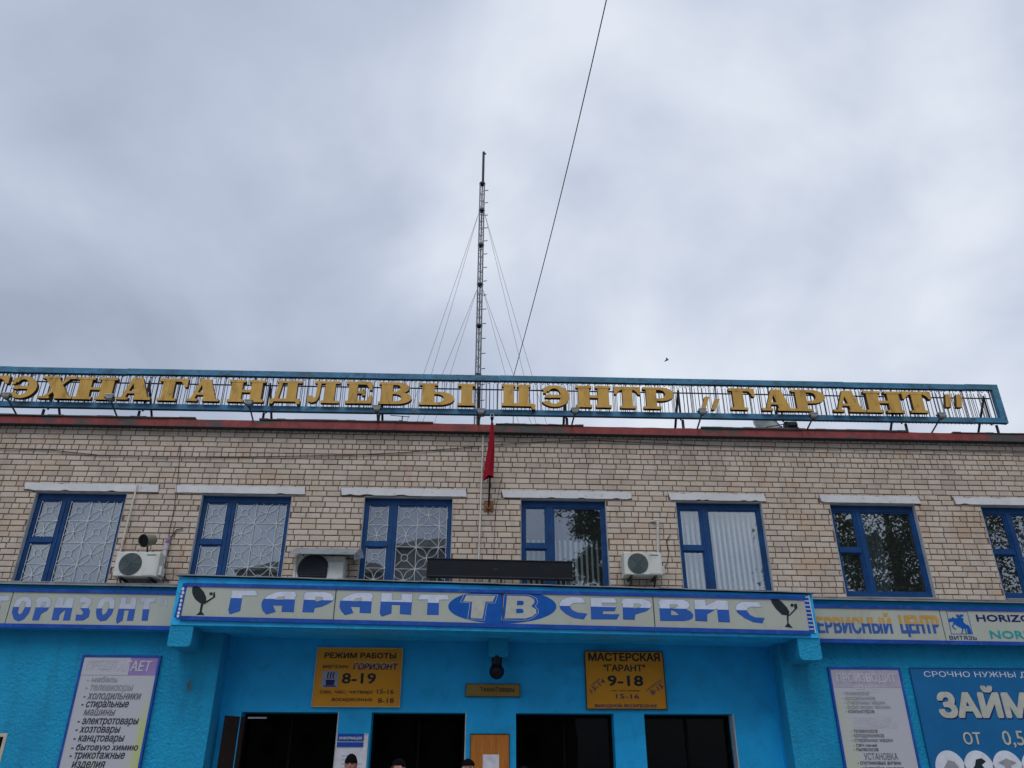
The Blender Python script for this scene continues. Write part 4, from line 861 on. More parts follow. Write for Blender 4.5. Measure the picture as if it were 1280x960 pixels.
# ================================================================== FLOODLIGHTS ON ARMS
heads = [(8, 494, 25, 521), (137, 496, 150, 521), (311, 503, 318, 526), (471, 510, 473, 527), (601, 514, 597, 530), (719, 513, 713, 532), (878, 514, 870, 537), (1017, 519, 1006, 541), (1177, 519, 1161, 541)]
where = ['first at the left edge, below the round letter', 'below the third letter from the left', 'below the two open letters right of the second lamp', 'small and dark, left of the mast', 'just under the mast', 'right of the red flag', 'under the opening quote mark', 'right of the roof dish', 'farthest right, under the closing quote mark']
for (hx, hy, bx_, by_), wl in zip(heads, where):
    b = at(bx_, by_-1, .05); hp = at(hx, hy, -.62); k_ = .66
    T = thing('floodlight', 'sign floodlight on an arm, '+wl, 'floodlight', (b.x, .05, 7.9), 'floodlights along the roof edge')
    mb = MB(); mb.tube((b.x, .05, 7.9), (hp.x, -.57, hp.z-.03), .016, 6); mb.build('arm', M['dark_steel'], T)
    def hv(q): return [(hp.x+x_*k_, -.62+y_*k_, hp.z+z_*k_) for x_, y_, z_ in q]
    mb = MB(); mb.hexa(hv([(-.08, -.05, -.06), (.08, -.05, -.06), (.05, .08, -.10), (-.05, .08, -.10), (-.11, -.06, .05), (.11, -.06, .05), (.11, .10, .03), (-.11, .10, .03)])); mb.build('housing', M['lamp'], T)
    mb = MB(); mb.hexa(hv([(-.12, -.07, .052), (.12, -.07, .052), (.12, .11, .032), (-.12, .11, .032), (-.11, -.06, .068), (.11, -.06, .068), (.11, .10, .048), (-.11, .10, .048)])); mb.build('visor', M['ac_white'] if hx < 200 else M['lamp'], T)
    mb = MB(); mb.tube((hp.x-.10, -.62, hp.z-.01), (hp.x+.10, -.62, hp.z-.01), .012, 5); mb.tube((hp.x-.10, -.62, hp.z-.01), (hp.x, -.58, hp.z-.08), .01, 4); mb.tube((hp.x+.10, -.62, hp.z-.01), (hp.x, -.58, hp.z-.08), .01, 4); mb.build('yoke', M['dark_steel'], T)
# ================================================================== MAST, GUYS, CABLE
MX, MY = -.095, 8.0
T = thing('radio_mast', 'tall thin lattice radio mast rising behind the roof sign', 'mast', (MX, MY, 7.74))
def mrad(z): return .13 if z < 20.6 else .03
zs = [7.74, 9.6, 11.3, 13.2, 15.0, 16.6, 18.2, 19.7, 20.9]
for i in range(3):
    t = R(90+120*i); dx, dy = .085*math.cos(t), .085*math.sin(t); mb = MB(); mb.tube((MX+dx, MY+dy, 7.74), (MX+dx, MY+dy, 20.9), .026, 5); mb.build('rail', M['mast'], T)
z = 8.0; mb = MB(); k_ = 0
pt = lambda i, z: (MX+.085*math.cos(R(90+120*i)), MY+.085*math.sin(R(90+120*i)), z)
while z < 20.5:
    for i in range(3):
        a_, b_ = (i, (i+1) % 3) if k_ % 2 else ((i+1) % 3, i); mb.tube(pt(a_, z), pt(b_, z+.3), .009, 4, caps=False)
    z += .3; k_ += 1
mb.build('lacing', M['mast'], T)
for z in zs[1:]:
    mb = MB(); mb.tube((MX, MY, z-.035), (MX, MY, z+.035), .108, 8); mb.build('collar', M['dark_steel'], T)
mb = MB(); zq = 9
while zq < 20.8: mb.tube((MX+.1, MY-.06, zq), (MX+.22, MY-.06, zq+.02), .014, 4); zq += .55
mb.build('step', M['dark_steel'], T)
mb = MB(); mb.tube((MX+.02, MY, 20.9), (MX+.02, MY, 22.4), .045, 6); mb.tube((MX+.02, MY, 22.4), (MX+.10, MY, 22.3), .03, 5); mb.build('antenna', M['dark_steel'], T)
for zz_, rs, kf, kb in ((19.6, 3.0, .80, 1.14), (16.4, 2.3, .88, 1.42)):
    for sx in (-1, 1):
        for sy, q in ((-1, .68), (1, 1.0)):
            rr = rs*(kb if sy > 0 else kf)
            mb = MB(); p0 = Vector((MX+sx*.1, MY, zz_)); p1 = Vector((MX+sx*rr, MY+sy*1.4, 7.74)); pts_ = [p0.lerp(p1, i/8)-Vector((0, 0, .12*math.sin(math.pi*i/8))) for i in range(9)]
            mb.path(pts_, .0075, 4); mb.build('guy_wire', M['guy'], T)
A_, B_ = at(642, 470, 5.0), at(758, 0, -5.5)
pts_ = []
for i in range(31):
    f_ = i/20*1.0; p_ = A_.lerp(B_, f_); pts_.append(p_-Vector((0, 0, .55*math.sin(math.pi*min(1, f_/1.5)))) + Vector((0, 0, .55*math.sin(math.pi*min(1, 1/1.5))*f_)))
mb = MB(); mb.path([A_-Vector((.02, -.3, A_.z-7.74))]+pts_, .010, 5); tag(mb.build('overhead_cable', M['wire']), 'black overhead cable running steeply from the roof to the top edge right of the mast', 'cable')
# ================================================================== ROOF BITS
T = thing('satellite_dish', 'grey satellite dish lying low behind the parapet, right of the opening quote mark', 'satellite dish', (5.95, .9, 7.75))
bm = bmesh.new(); k_ = 20; rings = []
for r_ in range(7):
    rr = .30*r_/6; rings.append([bm.verts.new((rr*math.cos(2*math.pi*i/k_), rr*math.sin(2*math.pi*i/k_), .35*rr*rr*2)) for i in range(k_)] if r_ else [bm.verts.new((0, 0, 0))])
for r_ in range(1, 7):
    for i in range(k_):
        j = (i+1) % k_; bm.faces.new((rings[r_-1][0], rings[r_][i], rings[r_][j]) if r_ == 1 else (rings[r_-1][i], rings[r_][i], rings[r_][j], rings[r_-1][j]))
me = bpy.data.meshes.new('dish'); bm.to_mesh(me); bm.free(); me.materials.append(M['flash']); [setattr(p_, 'use_smooth', True) for p_ in me.polygons]
o = bpy.data.objects.new('dish', me); COL.objects.link(o); o.parent = T; d0 = at(958, 534, .9); o.location = (d0.x-5.95, 0, d0.z-7.75); o.rotation_euler = (R(62), R(14), 0); sm = o.modifiers.new('s', 'SOLIDIFY'); sm.thickness = .012
mb = MB(); mb.tube((d0.x, .93, 7.74), (d0.x, .93, d0.z), .02); mb.tube((d0.x, .9, d0.z), (d0.x+.3, .6, d0.z-.05), .01, 5); mb.build('mount', M['dark_steel'], T)
T = thing('roof_equipment', 'dark motor-like equipment on the roof between the dish and the eighth floodlight', 'equipment', (6.6, 1.0, 7.75))
p_ = at(988, 533, 1.0); mb = MB(); mb.tube((p_.x-.12, 1.0, p_.z+.0), (p_.x+.12, 1.0, p_.z+.01), .10, 10); mb.build('motor', M['dark_steel'], T)
p_ = at(970, 534, 1.0); mb = MB(); mb.tube((p_.x-.12, 1.0, p_.z-.02), (p_.x+.12, 1.0, p_.z-.02), .05, 10); mb.tube((p_.x, 1.0, 7.74), (p_.x, 1.0, p_.z-.02), .03, 6); mb.build('motor', M['dark_steel'], T)
p_ = at(988, 533, 1.0); mb = MB(); mb.box(p_.x-.14, p_.x+.14, .9, 1.1, 7.74, p_.z-.06); mb.build('base', M['dark_steel'], T)
T = thing('roof_railing', 'thin wire railing on the roof behind the right end of the sign', 'railing', (9, 1.6, 7.75))
for i in range(10):
    x = 6.9+i*.85; mb = MB(); mb.tube((x, 1.6, 7.74), (x-.04, 1.6, 8.55), .010, 4); mb.build('post', M['guy'], T)
for z in (8.28, 8.5): mb = MB(); mb.path([(6.9+.85*i, 1.6, z+random.uniform(-.02, .02)) for i in range(10)], .008, 4); mb.build('wire', M['guy'], T)
T = thing('roof_aerial', 'small wire aerial on the roof below the sign, left of the mast', 'aerial', (at(505, 525, .9).x, .9, 7.75))
p_ = at(503, 521, .9); mb = MB(); mb.tube((p_.x, .9, 7.74), (p_.x, .9, p_.z+.02), .012, 5); mb.build('post', M['dark_steel'], T)
mb = MB(); mb.tube((p_.x-.25, .9, p_.z+.03), (p_.x+.15, .9, p_.z-.0), .008, 4); mb.tube((p_.x-.06, .85, p_.z-.10), (p_.x+.12, .9, p_.z-.12), .008, 4); mb.build('rod', M['dark_steel'], T)
# ================================================================== FLAG
T = thing('flag', 'limp red flag furled on a black pole over the parapet', 'flag', (.19, -.06, 6.25))
f0, f1 = Vector((.19, -.06, 6.22)), Vector((.225, -.42, 7.90)); dr = (f1-f0)
mb = MB(); mb.tube(f0, f1, .018, 6); mb.tube(f1-dr*.02, f1+dr*.012, .03, 8); mb.build('pole', M['black'], T)
mb = MB()
for i in range(8): t_ = i*.785; mb.tube(f1+Vector((.035*math.cos(t_), 0, .05+.04*math.sin(t_))), f1+Vector((.035*math.cos(t_+.785), 0, .05+.04*math.sin(t_+.785))), .009, 4)
mb.build('finial', M['flash'], T)
mb = MB(); mb.box(.10, .28, -.03, .0, 6.20, 6.40); mb.tube((.19, -.03, 6.26), (.19, -.08, 6.26), .04, 8); mb.build('socket', worn('rusty_plate', (.22, .10, .05), .8, .3, 8), T)
bm = bmesh.new(); k_ = 18; prev = None
for j in range(24):
    f_ = j/23; zc = 7.80-f_*.975; hang = 6.70
    wl_ = .02+.02*min(1, f_*4)+.13*max(0, f_-.3)**1.1; wr = .03+.035*min(1, f_*2); cx = .225-.02*f_; pv = f0+dr*max(0, (zc-6.22)/1.68); cy = pv.y
    row = []
    for i in range(k_):
        t_ = 2*math.pi*i/k_; c_, s_ = math.cos(t_), math.sin(t_); rx = wr if c_ > 0 else wl_; fold = 1+.34*math.sin(4*t_+f_*2.5+.6*math.sin(f_*9))
        row.append(bm.verts.new((cx+rx*c_*(.85+.15*fold), cy+.05*(.5+f_)*s_*fold, zc-(.10*f_*(-c_ if c_ < 0 else .2) if j == 23 else 0))))
    if prev:
        for i in range(k_): bm.faces.new((prev[i], prev[(i+1) % k_], row[(i+1) % k_], row[i]))
    prev = row
me = bpy.data.meshes.new('cloth'); bm.to_mesh(me); bm.free(); me.materials.append(M['flag']); [setattr(q_, 'use_smooth', True) for q_ in me.polygons]
o = bpy.data.objects.new('cloth', me); COL.objects.link(o); o.parent = T; o.matrix_parent_inverse = Matrix.Translation(-T.location)
# ================================================================== PIPES AND WIRES ON THE BRICK WALL
a, b = at(604, 545, -.05), at(597.5, 701, -.05); mb = MB(); mb.tube((a.x, -.05, a.z), (b.x, -.05, 4.6), .016, 6)
tag(mb.build('pipe', M['white_pole']), 'thin white vertical pipe on the brick wall left of the red flag', 'pipe')
a, b = at(172, 604, -.06), at(149.5, 692, -.06); mb = MB(); mb.tube((a.x, -.06, a.z), (b.x, -.06, b.z), .016, 6)
tag(mb.build('pipe', M['white_pole']), 'thin white pipe from the first lintel down to the left air conditioner', 'pipe')
def wallwire(pts, r, label, name='wire', y=-.02):
    ps = [at(x, yy, y) for x, yy in pts]; mb = MB(); mb.path(ps, r, 4); tag(mb.build(name, M['wire']), label, 'cable')
wallwire([(-20, 560), (62, 562.5), (125, 569), (212, 571), (320, 571), (400, 569.5), (440, 569), (505, 565.5), (545, 562.5), (600, 558)], .008, 'dark cable sagging across the upper brickwork, left half', 'cable')
wallwire([(618, 556), (680, 552), (740, 550), (800, 553), (890, 557), (960, 559), (1080, 561), (1290, 566)], .006, 'dark cable sagging across the upper brickwork, right half', 'cable')
wallwire([(226, 556), (222, 600), (217, 640), (212, 662), (205, 722)], .006, 'thin black cable dropping between the first two windows', 'cable')
wallwire([(229, 661), (221, 662), (213, 672), (208, 682)], .010, 'short cable curving from the wall to the wrapped pipe by the left air conditioner', 'cable')
wallwire([(626, 600), (619, 640), (617, 700)], .005, 'thin rusty wire hanging below the flag socket', 'cable')
# ================================================================== AIR CONDITIONERS
def ac_unit(x0, x1, z0, z1, y, label, sl=0, tilt=0):
    T = thing('air_conditioner', label, 'air conditioner', ((x0+x1)/2, y, z0), 'outdoor air conditioner units')
    mb = MB(); d = .28; b_ = .012
    mb.hexa([(x0, y+b_, z0), (x1, y+b_, z0), (x1, y+d, z0), (x0, y+d, z0), (x0, y+b_, z1), (x1, y+b_, z1), (x1, y+d, z1), (x0, y+d, z1)]); mb.hexa([(x0+b_, y, z0+b_), (x1-b_, y, z0+b_), (x1, y+b_, z0), (x0, y+b_, z0), (x0+b_, y, z1-b_), (x1-b_, y, z1-b_), (x1, y+b_, z1), (x0, y+b_, z1)])
    mb.build('casing', M['ac_white'], T)
    w, h = x1-x0, z1-z0; cx, cz, r_ = x0+w*.36, z0+h*.5, h*.46
    mb = MB(); mb.prism([(cx+r_*math.cos(t*math.pi/14), cz+r_*math.sin(t*math.pi/14)) for t in range(28)], y-.008, y-.001); mb.build('fan_opening', M['ac_grille'], T)
    mb = MB()
    for q in range(1, 7): rr = r_*q/6.5; pr = ring(cx, cz, rr, 22); [mb.tube((a_[0], y-.014, a_[1]), (b2[0], y-.014, b2[1]), .0035, 3, caps=False) for a_, b2 in zip(pr, pr[1:])]
    for q in range(8): t_ = q*math.pi/4; mb.tube((cx, y-.013, cz), (cx+r_*math.cos(t_), y-.013, cz+r_*math.sin(t_)), .0022, 3, caps=False)
    mb.build('fan_guard', M['ac_grille'], T)
    mb = MB(); mb.box(x0+w*.66, x1-.03, y-.006, y-.001, z0+h*.06, z1-h*.08); mb.build('front_panel', M['ac_white'], T)
    mb = MB(); mb.box(x0+w*.70, x1-.06, y-.009, y-.0065, z1-h*.14, z1-h*.10); mb.build('badge', M['ac_grille'], T)
    mb = MB(); mb.box(x1, x1+.05, y+.06, y+.22, z0+.04, z0+h*.45); mb.build('valve_cover', M['ac_white'], T)
    for xx in (x0+.12, x1-.12):
        mb = MB(); mb.box(xx-.018, xx+.018, y+.02, 0, z0-.035, z0-.003); mb.hexa([(xx-.012, y+.06, z0-.06), (xx+.012, y+.06, z0-.06), (xx+.012, -.0, z0-.26), (xx-.012, -.0, z0-.26), (xx-.012, y+.06, z0-.036), (xx+.012, y+.06, z0-.036), (xx+.012, .0, z0-.22), (xx-.012, .0, z0-.22)]); mb.build('wall_arm', M['dark_steel'], T)
    return T
ac_unit(-6.17, -5.44, 4.845, 5.262, -.38, 'left white air conditioner with greenish fan below the horn floodlight')
ac_unit(2.575, 3.245, 4.97, 5.365, -.38, 'white air conditioner between two windows, right of the black bar')
T = thing('pipe_wrap', 'ragged wrapped pipe bundle beside the left air conditioner', 'pipe', (-5.3, -.1, 5.0))
mb = MB(); pp = [at(209, 679, -.08), at(206, 688, -.10), at(205, 697, -.12), at(203, 706, -.14), at(200, 716, -.16)]
for i, (u_, w_) in enumerate(zip(pp, pp[1:])): mb.tube(u_, w_, .05-.005*i+random.uniform(-.008, .008), 7, r2=.045-.004*i)
mb.build('wrap', M['foam'], T); mb = MB(); mb.tube(pp[0]+Vector((.02, .0, .1)), pp[0], .03, 6, r2=.05); mb.build('wrap_end', worn('lilac_wrap', (.20, .16, .28), .8, .3, 18), T)
wallwire([(203, 716), (206, 722), (211, 727)], .009, 'short drain hose under the left air conditioner', 'cable')
wallwire([(829, 712), (834, 704), (836, 690), (833, 676), (838, 668)], .008, 'looped black cable beside the middle air conditioner', 'cable')
T = thing('conduit', 'ribbed white conduit rising from the middle air conditioner', 'pipe', (2.9, -.05, 5.4))
a, b = at(822, 650, -.05), at(822.5, 692, -.05); mb = MB(); z = b.z
while z < a.z: mb.tube((b.x+(a.x-b.x)*(z-b.z)/(a.z-b.z), -.06, z), (b.x+(a.x-b.x)*(z-b.z)/(a.z-b.z), -.06, z+.035), .026, 7, r2=.020); z += .036
mb.tube((a.x, -.06, a.z), (a.x-.13, .0, a.z-.02), .016, 6); mb.build('tube', M['white_pole'], T)
# hooded unit
x0, x1 = -3.15, -2.30; zb, zt2 = 4.83, 5.24; y = -.33
T = thing('hooded_air_conditioner', 'grey louvred air conditioner under a sheet metal hood beside the second window', 'air conditioner', (-2.7, y, 4.8), 'outdoor air conditioner units')
mb = MB(); mb.box(x0+.02, x1, y, -.02, zb, zt2); mb.build('casing', M['ac_white'], T)
mb = MB(); cx = x0+.33; mb.prism([(cx+.27*math.cos(t*math.pi/14), zb+.17+.27*max(-.6, math.sin(t*math.pi/14))) for t in range(28)], y-.006, y-.001); mb.build('fan_opening', M['dark_steel'], T)
for i in range(11):
    mb = MB(); zz_ = zb+.02+i*.036; w_ = math.sqrt(max(.01, .27**2-(zz_-zb-.17)**2)); mb.box(cx-w_, cx+w_, y-.020, y-.008, zz_, zz_+.012); mb.build('louvre', M['dark_steel'], T)
mb = MB(); mb.box(x1-.27, x1-.01, y-.02, y-.001, zb, zt2-.1); mb.build('front_panel', M['ac_white'], T)
mb = MB(); mb.box(x0, x0+.035, y-.03, y+.0, zb-.05, zt2); mb.build('post', M['ac_white'], T)
HX0, HX1 = -3.215, -2.10; hs_ = []; n_ = 6
for i in range(n_):
    xa, xb = HX0+(HX1-HX0)*i/n_, HX0+(HX1-HX0)*(i+1)/n_-.004; mb = MB()
    mb.hexa([(xa, -.56, 5.215), (xb, -.56, 5.215), (xb, .0, 5.46), (xa, .0, 5.46), (xa, -.56, 5.228), (xb, -.56, 5.228), (xb, .0, 5.473), (xa, .0, 5.473)]); mb.build('hood_sheet', M['hood'], T)
mb = MB(); mb.hexa([(HX1, -.56, 5.12), (HX1+.008, -.56, 5.12), (HX1+.09, -.04, 5.30), (HX1+.08, -.04, 5.30), (HX1, -.56, 5.235), (HX1+.008, -.56, 5.235), (HX1+.03, 0, 5.48), (HX1+.02, 0, 5.48)]); mb.build('hood_flap', M['hood'], T)
# black bar housing on the canopy
T = thing('display_bar', 'long black box standing on the canopy in front of the third and fourth windows', 'light bar', (.4, -.38, 4.8))
bs = -.0115
mb = MB(); mb.box(-.865, 1.66, -.40, -.26, 4.905, 5.192, sl=bs); mb.build('housing', M['black'], T)
mb = MB(); mb.box(-.875, 1.67, -.415, -.25, 5.192, 5.203, sl=bs); mb.box(-.875, 1.67, -.412, -.25, 4.893, 4.905, sl=bs); mb.build('rim', M['dark_steel'], T)
for x in (-.83, .22, .42, 1.58): mb = MB(); mb.box(x-.02, x+.02, -.38, -.28, 4.70, 4.90, sl=bs); mb.build('foot', M['dark_steel'], T)
mb = MB(); mb.box(.28, .36, -.402, -.4, 5.03, 5.035); mb.build('badge', M['ac_grille'], T)
# horn floodlight above the left unit
T = thing('horn_floodlight', 'khaki cylindrical floodlight with dark open mouth above the left air conditioner', 'floodlight', (-5.85, -.2, 5.3))
c0, c1 = at(179, 676, -.42), at(192, 674.5, -.22); mb = MB(); mb.tube(c0, c1, .115, 18, r2=.085, caps=False); mb.tube(c1, c1+(c1-c0)*.12, .085, 18, r2=.05); mb.build('barrel', M['khaki'], T)
mb = MB(); mb.tube(c0+(c1-c0)*.10, c0+(c1-c0)*.14, .107, 18); mb.build('lens', M['black'], T)
mb = MB(); mb.tube(c0+(c1-c0)*.5-Vector((0, 0, .09)), Vector((c0.x+.05, -.25, 5.255)), .016, 6); mb.build('stem', M['dark_steel'], T)
p_ = at(237, 857, -.01); T = thing('wall_hook', 'small rusty hook on the blue wall beside the left pier', 'hook', (p_.x, -.01, p_.z))
mb = MB(); mb.path([(p_.x-.04, -.02, p_.z-.08), (p_.x-.03, -.03, p_.z+.02), (p_.x, -.03, p_.z+.07), (p_.x+.03, -.03, p_.z+.02), (p_.x+.04, -.02, p_.z-.08)], .01, 5); mb.build('loop', M['khaki'], T)
# bird
T = thing('bird', 'small dark bird gliding in the sky above the right half of the sign', 'bird', at(834, 450, 12)); c = at(834, 450, 12)
mb = MB(); mb.tube(c-Vector((.08, 0, .012)), c, .006, 8, r2=.024); mb.tube(c, c+Vector((.07, 0, .012)), .024, 8, r2=.008); mb.build('body', M['black'], T)
for s_ in (-1, 1): mb = MB(); mb.hexa([(c.x-.04, c.y, c.z), (c.x+.05, c.y, c.z), (c.x-.05, c.y+s_*.15, c.z+.01), (c.x-.08, c.y+s_*.15, c.z+.01), (c.x-.04, c.y, c.z+.012), (c.x+.05, c.y, c.z+.012), (c.x-.05, c.y+s_*.15, c.z+.018), (c.x-.08, c.y+s_*.15, c.z+.018)]); mb.build('wing', M['black'], T)
# ================================================================== PEOPLE
def person(x, y, height, base_z, yaw, label, headwear, cap_mat, coat):
    k_ = height/1.75
    T = thing('person', label, 'person', (x, y, base_z), 'people on the porch'); T.rotation_euler.z = yaw
    # clothed body grown from joints
    def skin(name, verts, edges, radii, mat, sub=1, vox=None):
        me = bpy.data.meshes.new(name); me.from_pydata([tuple(Vector(v)*k_) for v in verts], edges, []); o = bpy.data.objects.new(name, me); COL.objects.link(o)
        m = o.modifiers.new('skin', 'SKIN'); m.use_smooth_shade = True
        for i, r_ in enumerate(radii): d = me.skin_vertices[0].data[i]; d.radius = (r_[0]*k_, r_[1]*k_); d.use_root = (i == 0)
        s_ = o.modifiers.new('sub', 'SUBSURF'); s_.levels = s_.render_levels = sub
        dg = bpy.context.evaluated_depsgraph_get(); m2 = bpy.data.meshes.new_from_object(o.evaluated_get(dg)); bpy.data.objects.remove(o); return m2
    V_ = [(0, 0, .95), (0, -.01, 1.15), (0, 0, 1.36), (0, 0, 1.47), (0, -.02, 1.55), (-.1, 0, .88), (-.105, -.01, .48), (-.11, .02, .08), (-.11, -.14, .04), (.1, 0, .88), (.105, -.01, .48), (.11, .02, .08), (.11, -.14, .04),
          (-.17, .01, 1.40), (-.24, .02, 1.12), (-.25, -.06, .87), (-.25, -.09, .80), (.17, .01, 1.40), (.24, .02, 1.12), (.25, -.06, .87), (.25, -.09, .80)]
    E_ = [(0, 1), (1, 2), (2, 3), (3, 4), (0, 5), (5, 6), (6, 7), (7, 8), (0, 9), (9, 10), (10, 11), (11, 12), (2, 13), (13, 14), (14, 15), (15, 16), (2, 17), (17, 18), (18, 19), (19, 20)]
    r_ = [(.155, .11), (.15, .11), (.16, .11), (.07, .07), (.055, .06), (.09, .09), (.06, .065), (.045, .05), (.04, .03), (.09, .09), (.06, .065), (.045, .05), (.04, .03), (.065, .065), (.048, .05), (.035, .035), (.03, .04), (.065, .065), (.048, .05), (.035, .035), (.03, .04)]
    body = skin('body', V_, E_, r_, None)
    # head: sphere pulled into skull, brow, nose, lips and chin; ears; five fingers on each hand
    bm = bmesh.new(); bm.from_mesh(body); hb = bmesh.new(); bmesh.ops.create_uvsphere(hb, u_segments=32, v_segments=24, radius=1)
    for v in hb.verts:
        n = v.co.copy(); fx, fy, fz = n.x*.076, n.y*.098, n.z*.118
        fr = max(0, -n.y)
        if n.z < 0: fx *= 1-.30*(-n.z)**1.4; fy = fy*(1-.12*(-n.z)) - .012*fr*(-n.z)
        g_ = lambda cx, cz, sx, sz: math.exp(-((n.x-cx)/sx)**2-((n.z-cz)/sz)**2)*(1 if n.y < 0 else 0)
        fy -= .026*g_(0, -.16, .14, .16) + .012*g_(0, .05, .10, .18) + .007*g_(0, .24, .5, .09) + .008*g_(0, -.47, .2, .05) + .007*g_(0, -.57, .18, .05) + .008*g_(0, -.82, .25, .15)
        fy += .012*g_(-.34, .06, .16, .11) + .012*g_(.34, .06, .16, .11)
        v.co = Vector((fx, fy-.02, fz+1.64))*k_
    for s_ in (-1, 1):
        e_ = bmesh.ops.create_uvsphere(hb, u_segments=8, v_segments=6, radius=1)['verts']
        for v in e_: v.co = Vector((s_*.078+v.co.x*.011, v.co.y*.020-.005, v.co.z*.032+1.635))*k_
    tmp = bpy.data.meshes.new('h'); hb.to_mesh(tmp); hb.free(); bm.from_mesh(tmp)
    for s_ in (-1, 1):
        for q, (dx, dy, ln) in enumerate(((-.028, 0, .065), (-.010, -.006, .075), (.009, -.006, .07), (.027, 0, .055), (-.045, -.02, .045))):
            h0 = Vector((s_*.25-s_*dx*.4, -.095+dx, .79 if q < 4 else .82)); h1 = h0+Vector((0, -.012, -ln*.6)); h2 = h1+Vector((-s_*.012, -.016, -ln*.4))
            fm = MB(); fm.tube(h0*k_, h1*k_, .0095, 6, r2=.0085); fm.tube(h1*k_, h2*k_, .0085, 6, r2=.006); t2 = bpy.data.meshes.new('f'); t2.from_pydata(fm.v, [], fm.f); bm.from_mesh(t2); bpy.data.meshes.remove(t2)
    me = bpy.data.meshes.new('body'); bm.to_mesh(me); bm.free(); bpy.data.meshes.remove(tmp); me.materials.append(M['skin']); [setattr(q_, 'use_smooth', True) for q_ in me.polygons]
    o = bpy.data.objects.new('body', me); COL.objects.link(o)
    rm = o.modifiers.new('rm', 'REMESH'); rm.mode = 'VOXEL'; rm.voxel_size = .011; rm.use_smooth_shade = True
    dg = bpy.context.evaluated_depsgraph_get(); m2 = bpy.data.meshes.new_from_object(o.evaluated_get(dg)); bpy.data.objects.remove(o); m2.name = 'body'
    o = bpy.data.objects.new('body', m2); COL.objects.link(o); o.parent = T
    if not m2.materials: m2.materials.append(M['skin'])
    def child(nm, me_, mt): me_.name = nm; me_.materials.clear(); me_.materials.append(mt); [setattr(q_, 'use_smooth', True) for q_ in me_.polygons]; c_ = bpy.data.objects.new(nm, me_); COL.objects.link(c_); c_.parent = T; return c_
    jr = [(.185, .14), (.175, .135), (.185, .135), (.10, .10), (.09, .085), (.078, .08), (.062, .065), (.055, .055), (.078, .08), (.062, .065), (.055, .055)]
    jv = [(0, 0, .86), (0, -.01, 1.15), (0, 0, 1.36), (0, 0, 1.47), (-.175, .01, 1.40), (-.245, .02, 1.12), (-.252, -.055, .89), (.175, .01, 1.40), (.245, .02, 1.12), (.252, -.055, .89)]
    je = [(0, 1), (1, 2), (2, 3), (2, 4), (4, 5), (5, 6), (2, 7), (7, 8), (8, 9)]
    child('jacket', skin('jacket', jv, je, [(.185, .14), (.175, .135), (.185, .135), (.085, .085), (.08, .08), (.064, .066), (.05, .05), (.08, .08), (.064, .066), (.05, .05)], None), coat)
    child('trousers', skin('trousers', [(0, 0, .93), (-.1, 0, .84), (-.105, -.01, .48), (-.11, .02, .09), (.1, 0, .84), (.105, -.01, .48), (.11, .02, .09)], [(0, 1), (1, 2), (2, 3), (0, 4), (4, 5), (5, 6)], [(.165, .125), (.105, .105), (.08, .08), (.068, .07), (.105, .105), (.08, .08), (.068, .07)], None), M['trousers'])
    for s_ in (-1, 1):
        child('shoe', skin('shoe', [(s_*.11, .06, .045), (s_*.11, -.06, .045), (s_*.11, -.16, .04)], [(0, 1), (1, 2)], [(.05, .045), (.052, .045), (.045, .032)], None), M['black'])
        eb = bmesh.new(); bmesh.ops.create_uvsphere(eb, u_segments=8, v_segments=6, radius=.010*k_); em = bpy.data.meshes.new('eye'); eb.to_mesh(em); eb.free(); c_ = child('eye', em, M['eye']); c_.location = Vector((s_*.027, -.108, 1.648))*k_
    # headwear or hair: a shell over the skull
    sb = bmesh.new(); bmesh.ops.create_uvsphere(sb, u_segments=28, v_segments=20, radius=1)
    lowf, lowb, puff = {'beanie': (.22, -.15, 1.14), 'cap': (.30, .0, 1.10), 'beret': (.28, .05, 1.16)}[headwear]
    dele = []
    for v in sb.verts:
        lim = lowf if v.co.y < 0 else lowf+(lowb-lowf)*v.co.y
        if v.co.z < lim-.10: dele.append(v); continue
        z_ = v.co.z
        rr = puff*(1.04 if (headwear == 'beret' and z_ < .75) else 1.0)
        fold = 1+.015*math.sin(18*math.atan2(v.co.y, v.co.x)) if headwear == 'beanie' else 1
        top = 1.16 if headwear == 'beanie' else 1.06
        v.co = Vector((v.co.x*.078*rr*fold, v.co.y*.100*rr*fold-.02, z_*.118*top+1.64))*k_
    bmesh.ops.delete(sb, geom=dele, context='VERTS'); sm_ = bpy.data.meshes.new('cap'); sb.to_mesh(sm_); sb.free(); c_ = child({'beanie': 'knit_hat', 'cap': 'cap', 'beret': 'knit_hat'}[headwear], sm_, cap_mat)
    so_ = c_.modifiers.new('s', 'SOLIDIFY'); so_.thickness = .006
    if headwear == 'cap':
        vm = MB(); vm.hexa([Vector(q_)*k_ for q_ in ((-.06, -.11, 1.665), (.06, -.11, 1.665), (.045, -.19, 1.65), (-.045, -.19, 1.65), (-.06, -.11, 1.675), (.06, -.11, 1.675), (.045, -.19, 1.658), (-.045, -.19, 1.658))]); vo = vm.build('visor', cap_mat); vo.parent = T
    if headwear != 'beanie':
        hb2 = bmesh.new(); bmesh.ops.create_uvsphere(hb2, u_segments=24, v_segments=16, radius=1); dl = [v for v in hb2.verts if v.co.y < .05 or v.co.z < -.45 or v.co.z > .5]
        for v in hb2.verts: v.co = Vector((v.co.x*.083, v.co.y*.105-.02, v.co.z*.122+1.64))*k_
        bmesh.ops.delete(hb2, geom=dl, context='VERTS'); hm = bpy.data.meshes.new('hair'); hb2.to_mesh(hm); hb2.free(); child('hair', hm, M['hair'])
    return T
pb = .30
person(-1.612, -2.4, (2.049-pb)/1.015, pb, R(0), 'person in a black knitted hat facing the street in front of the information board', 'beanie', M['hat'], M['jacket'])
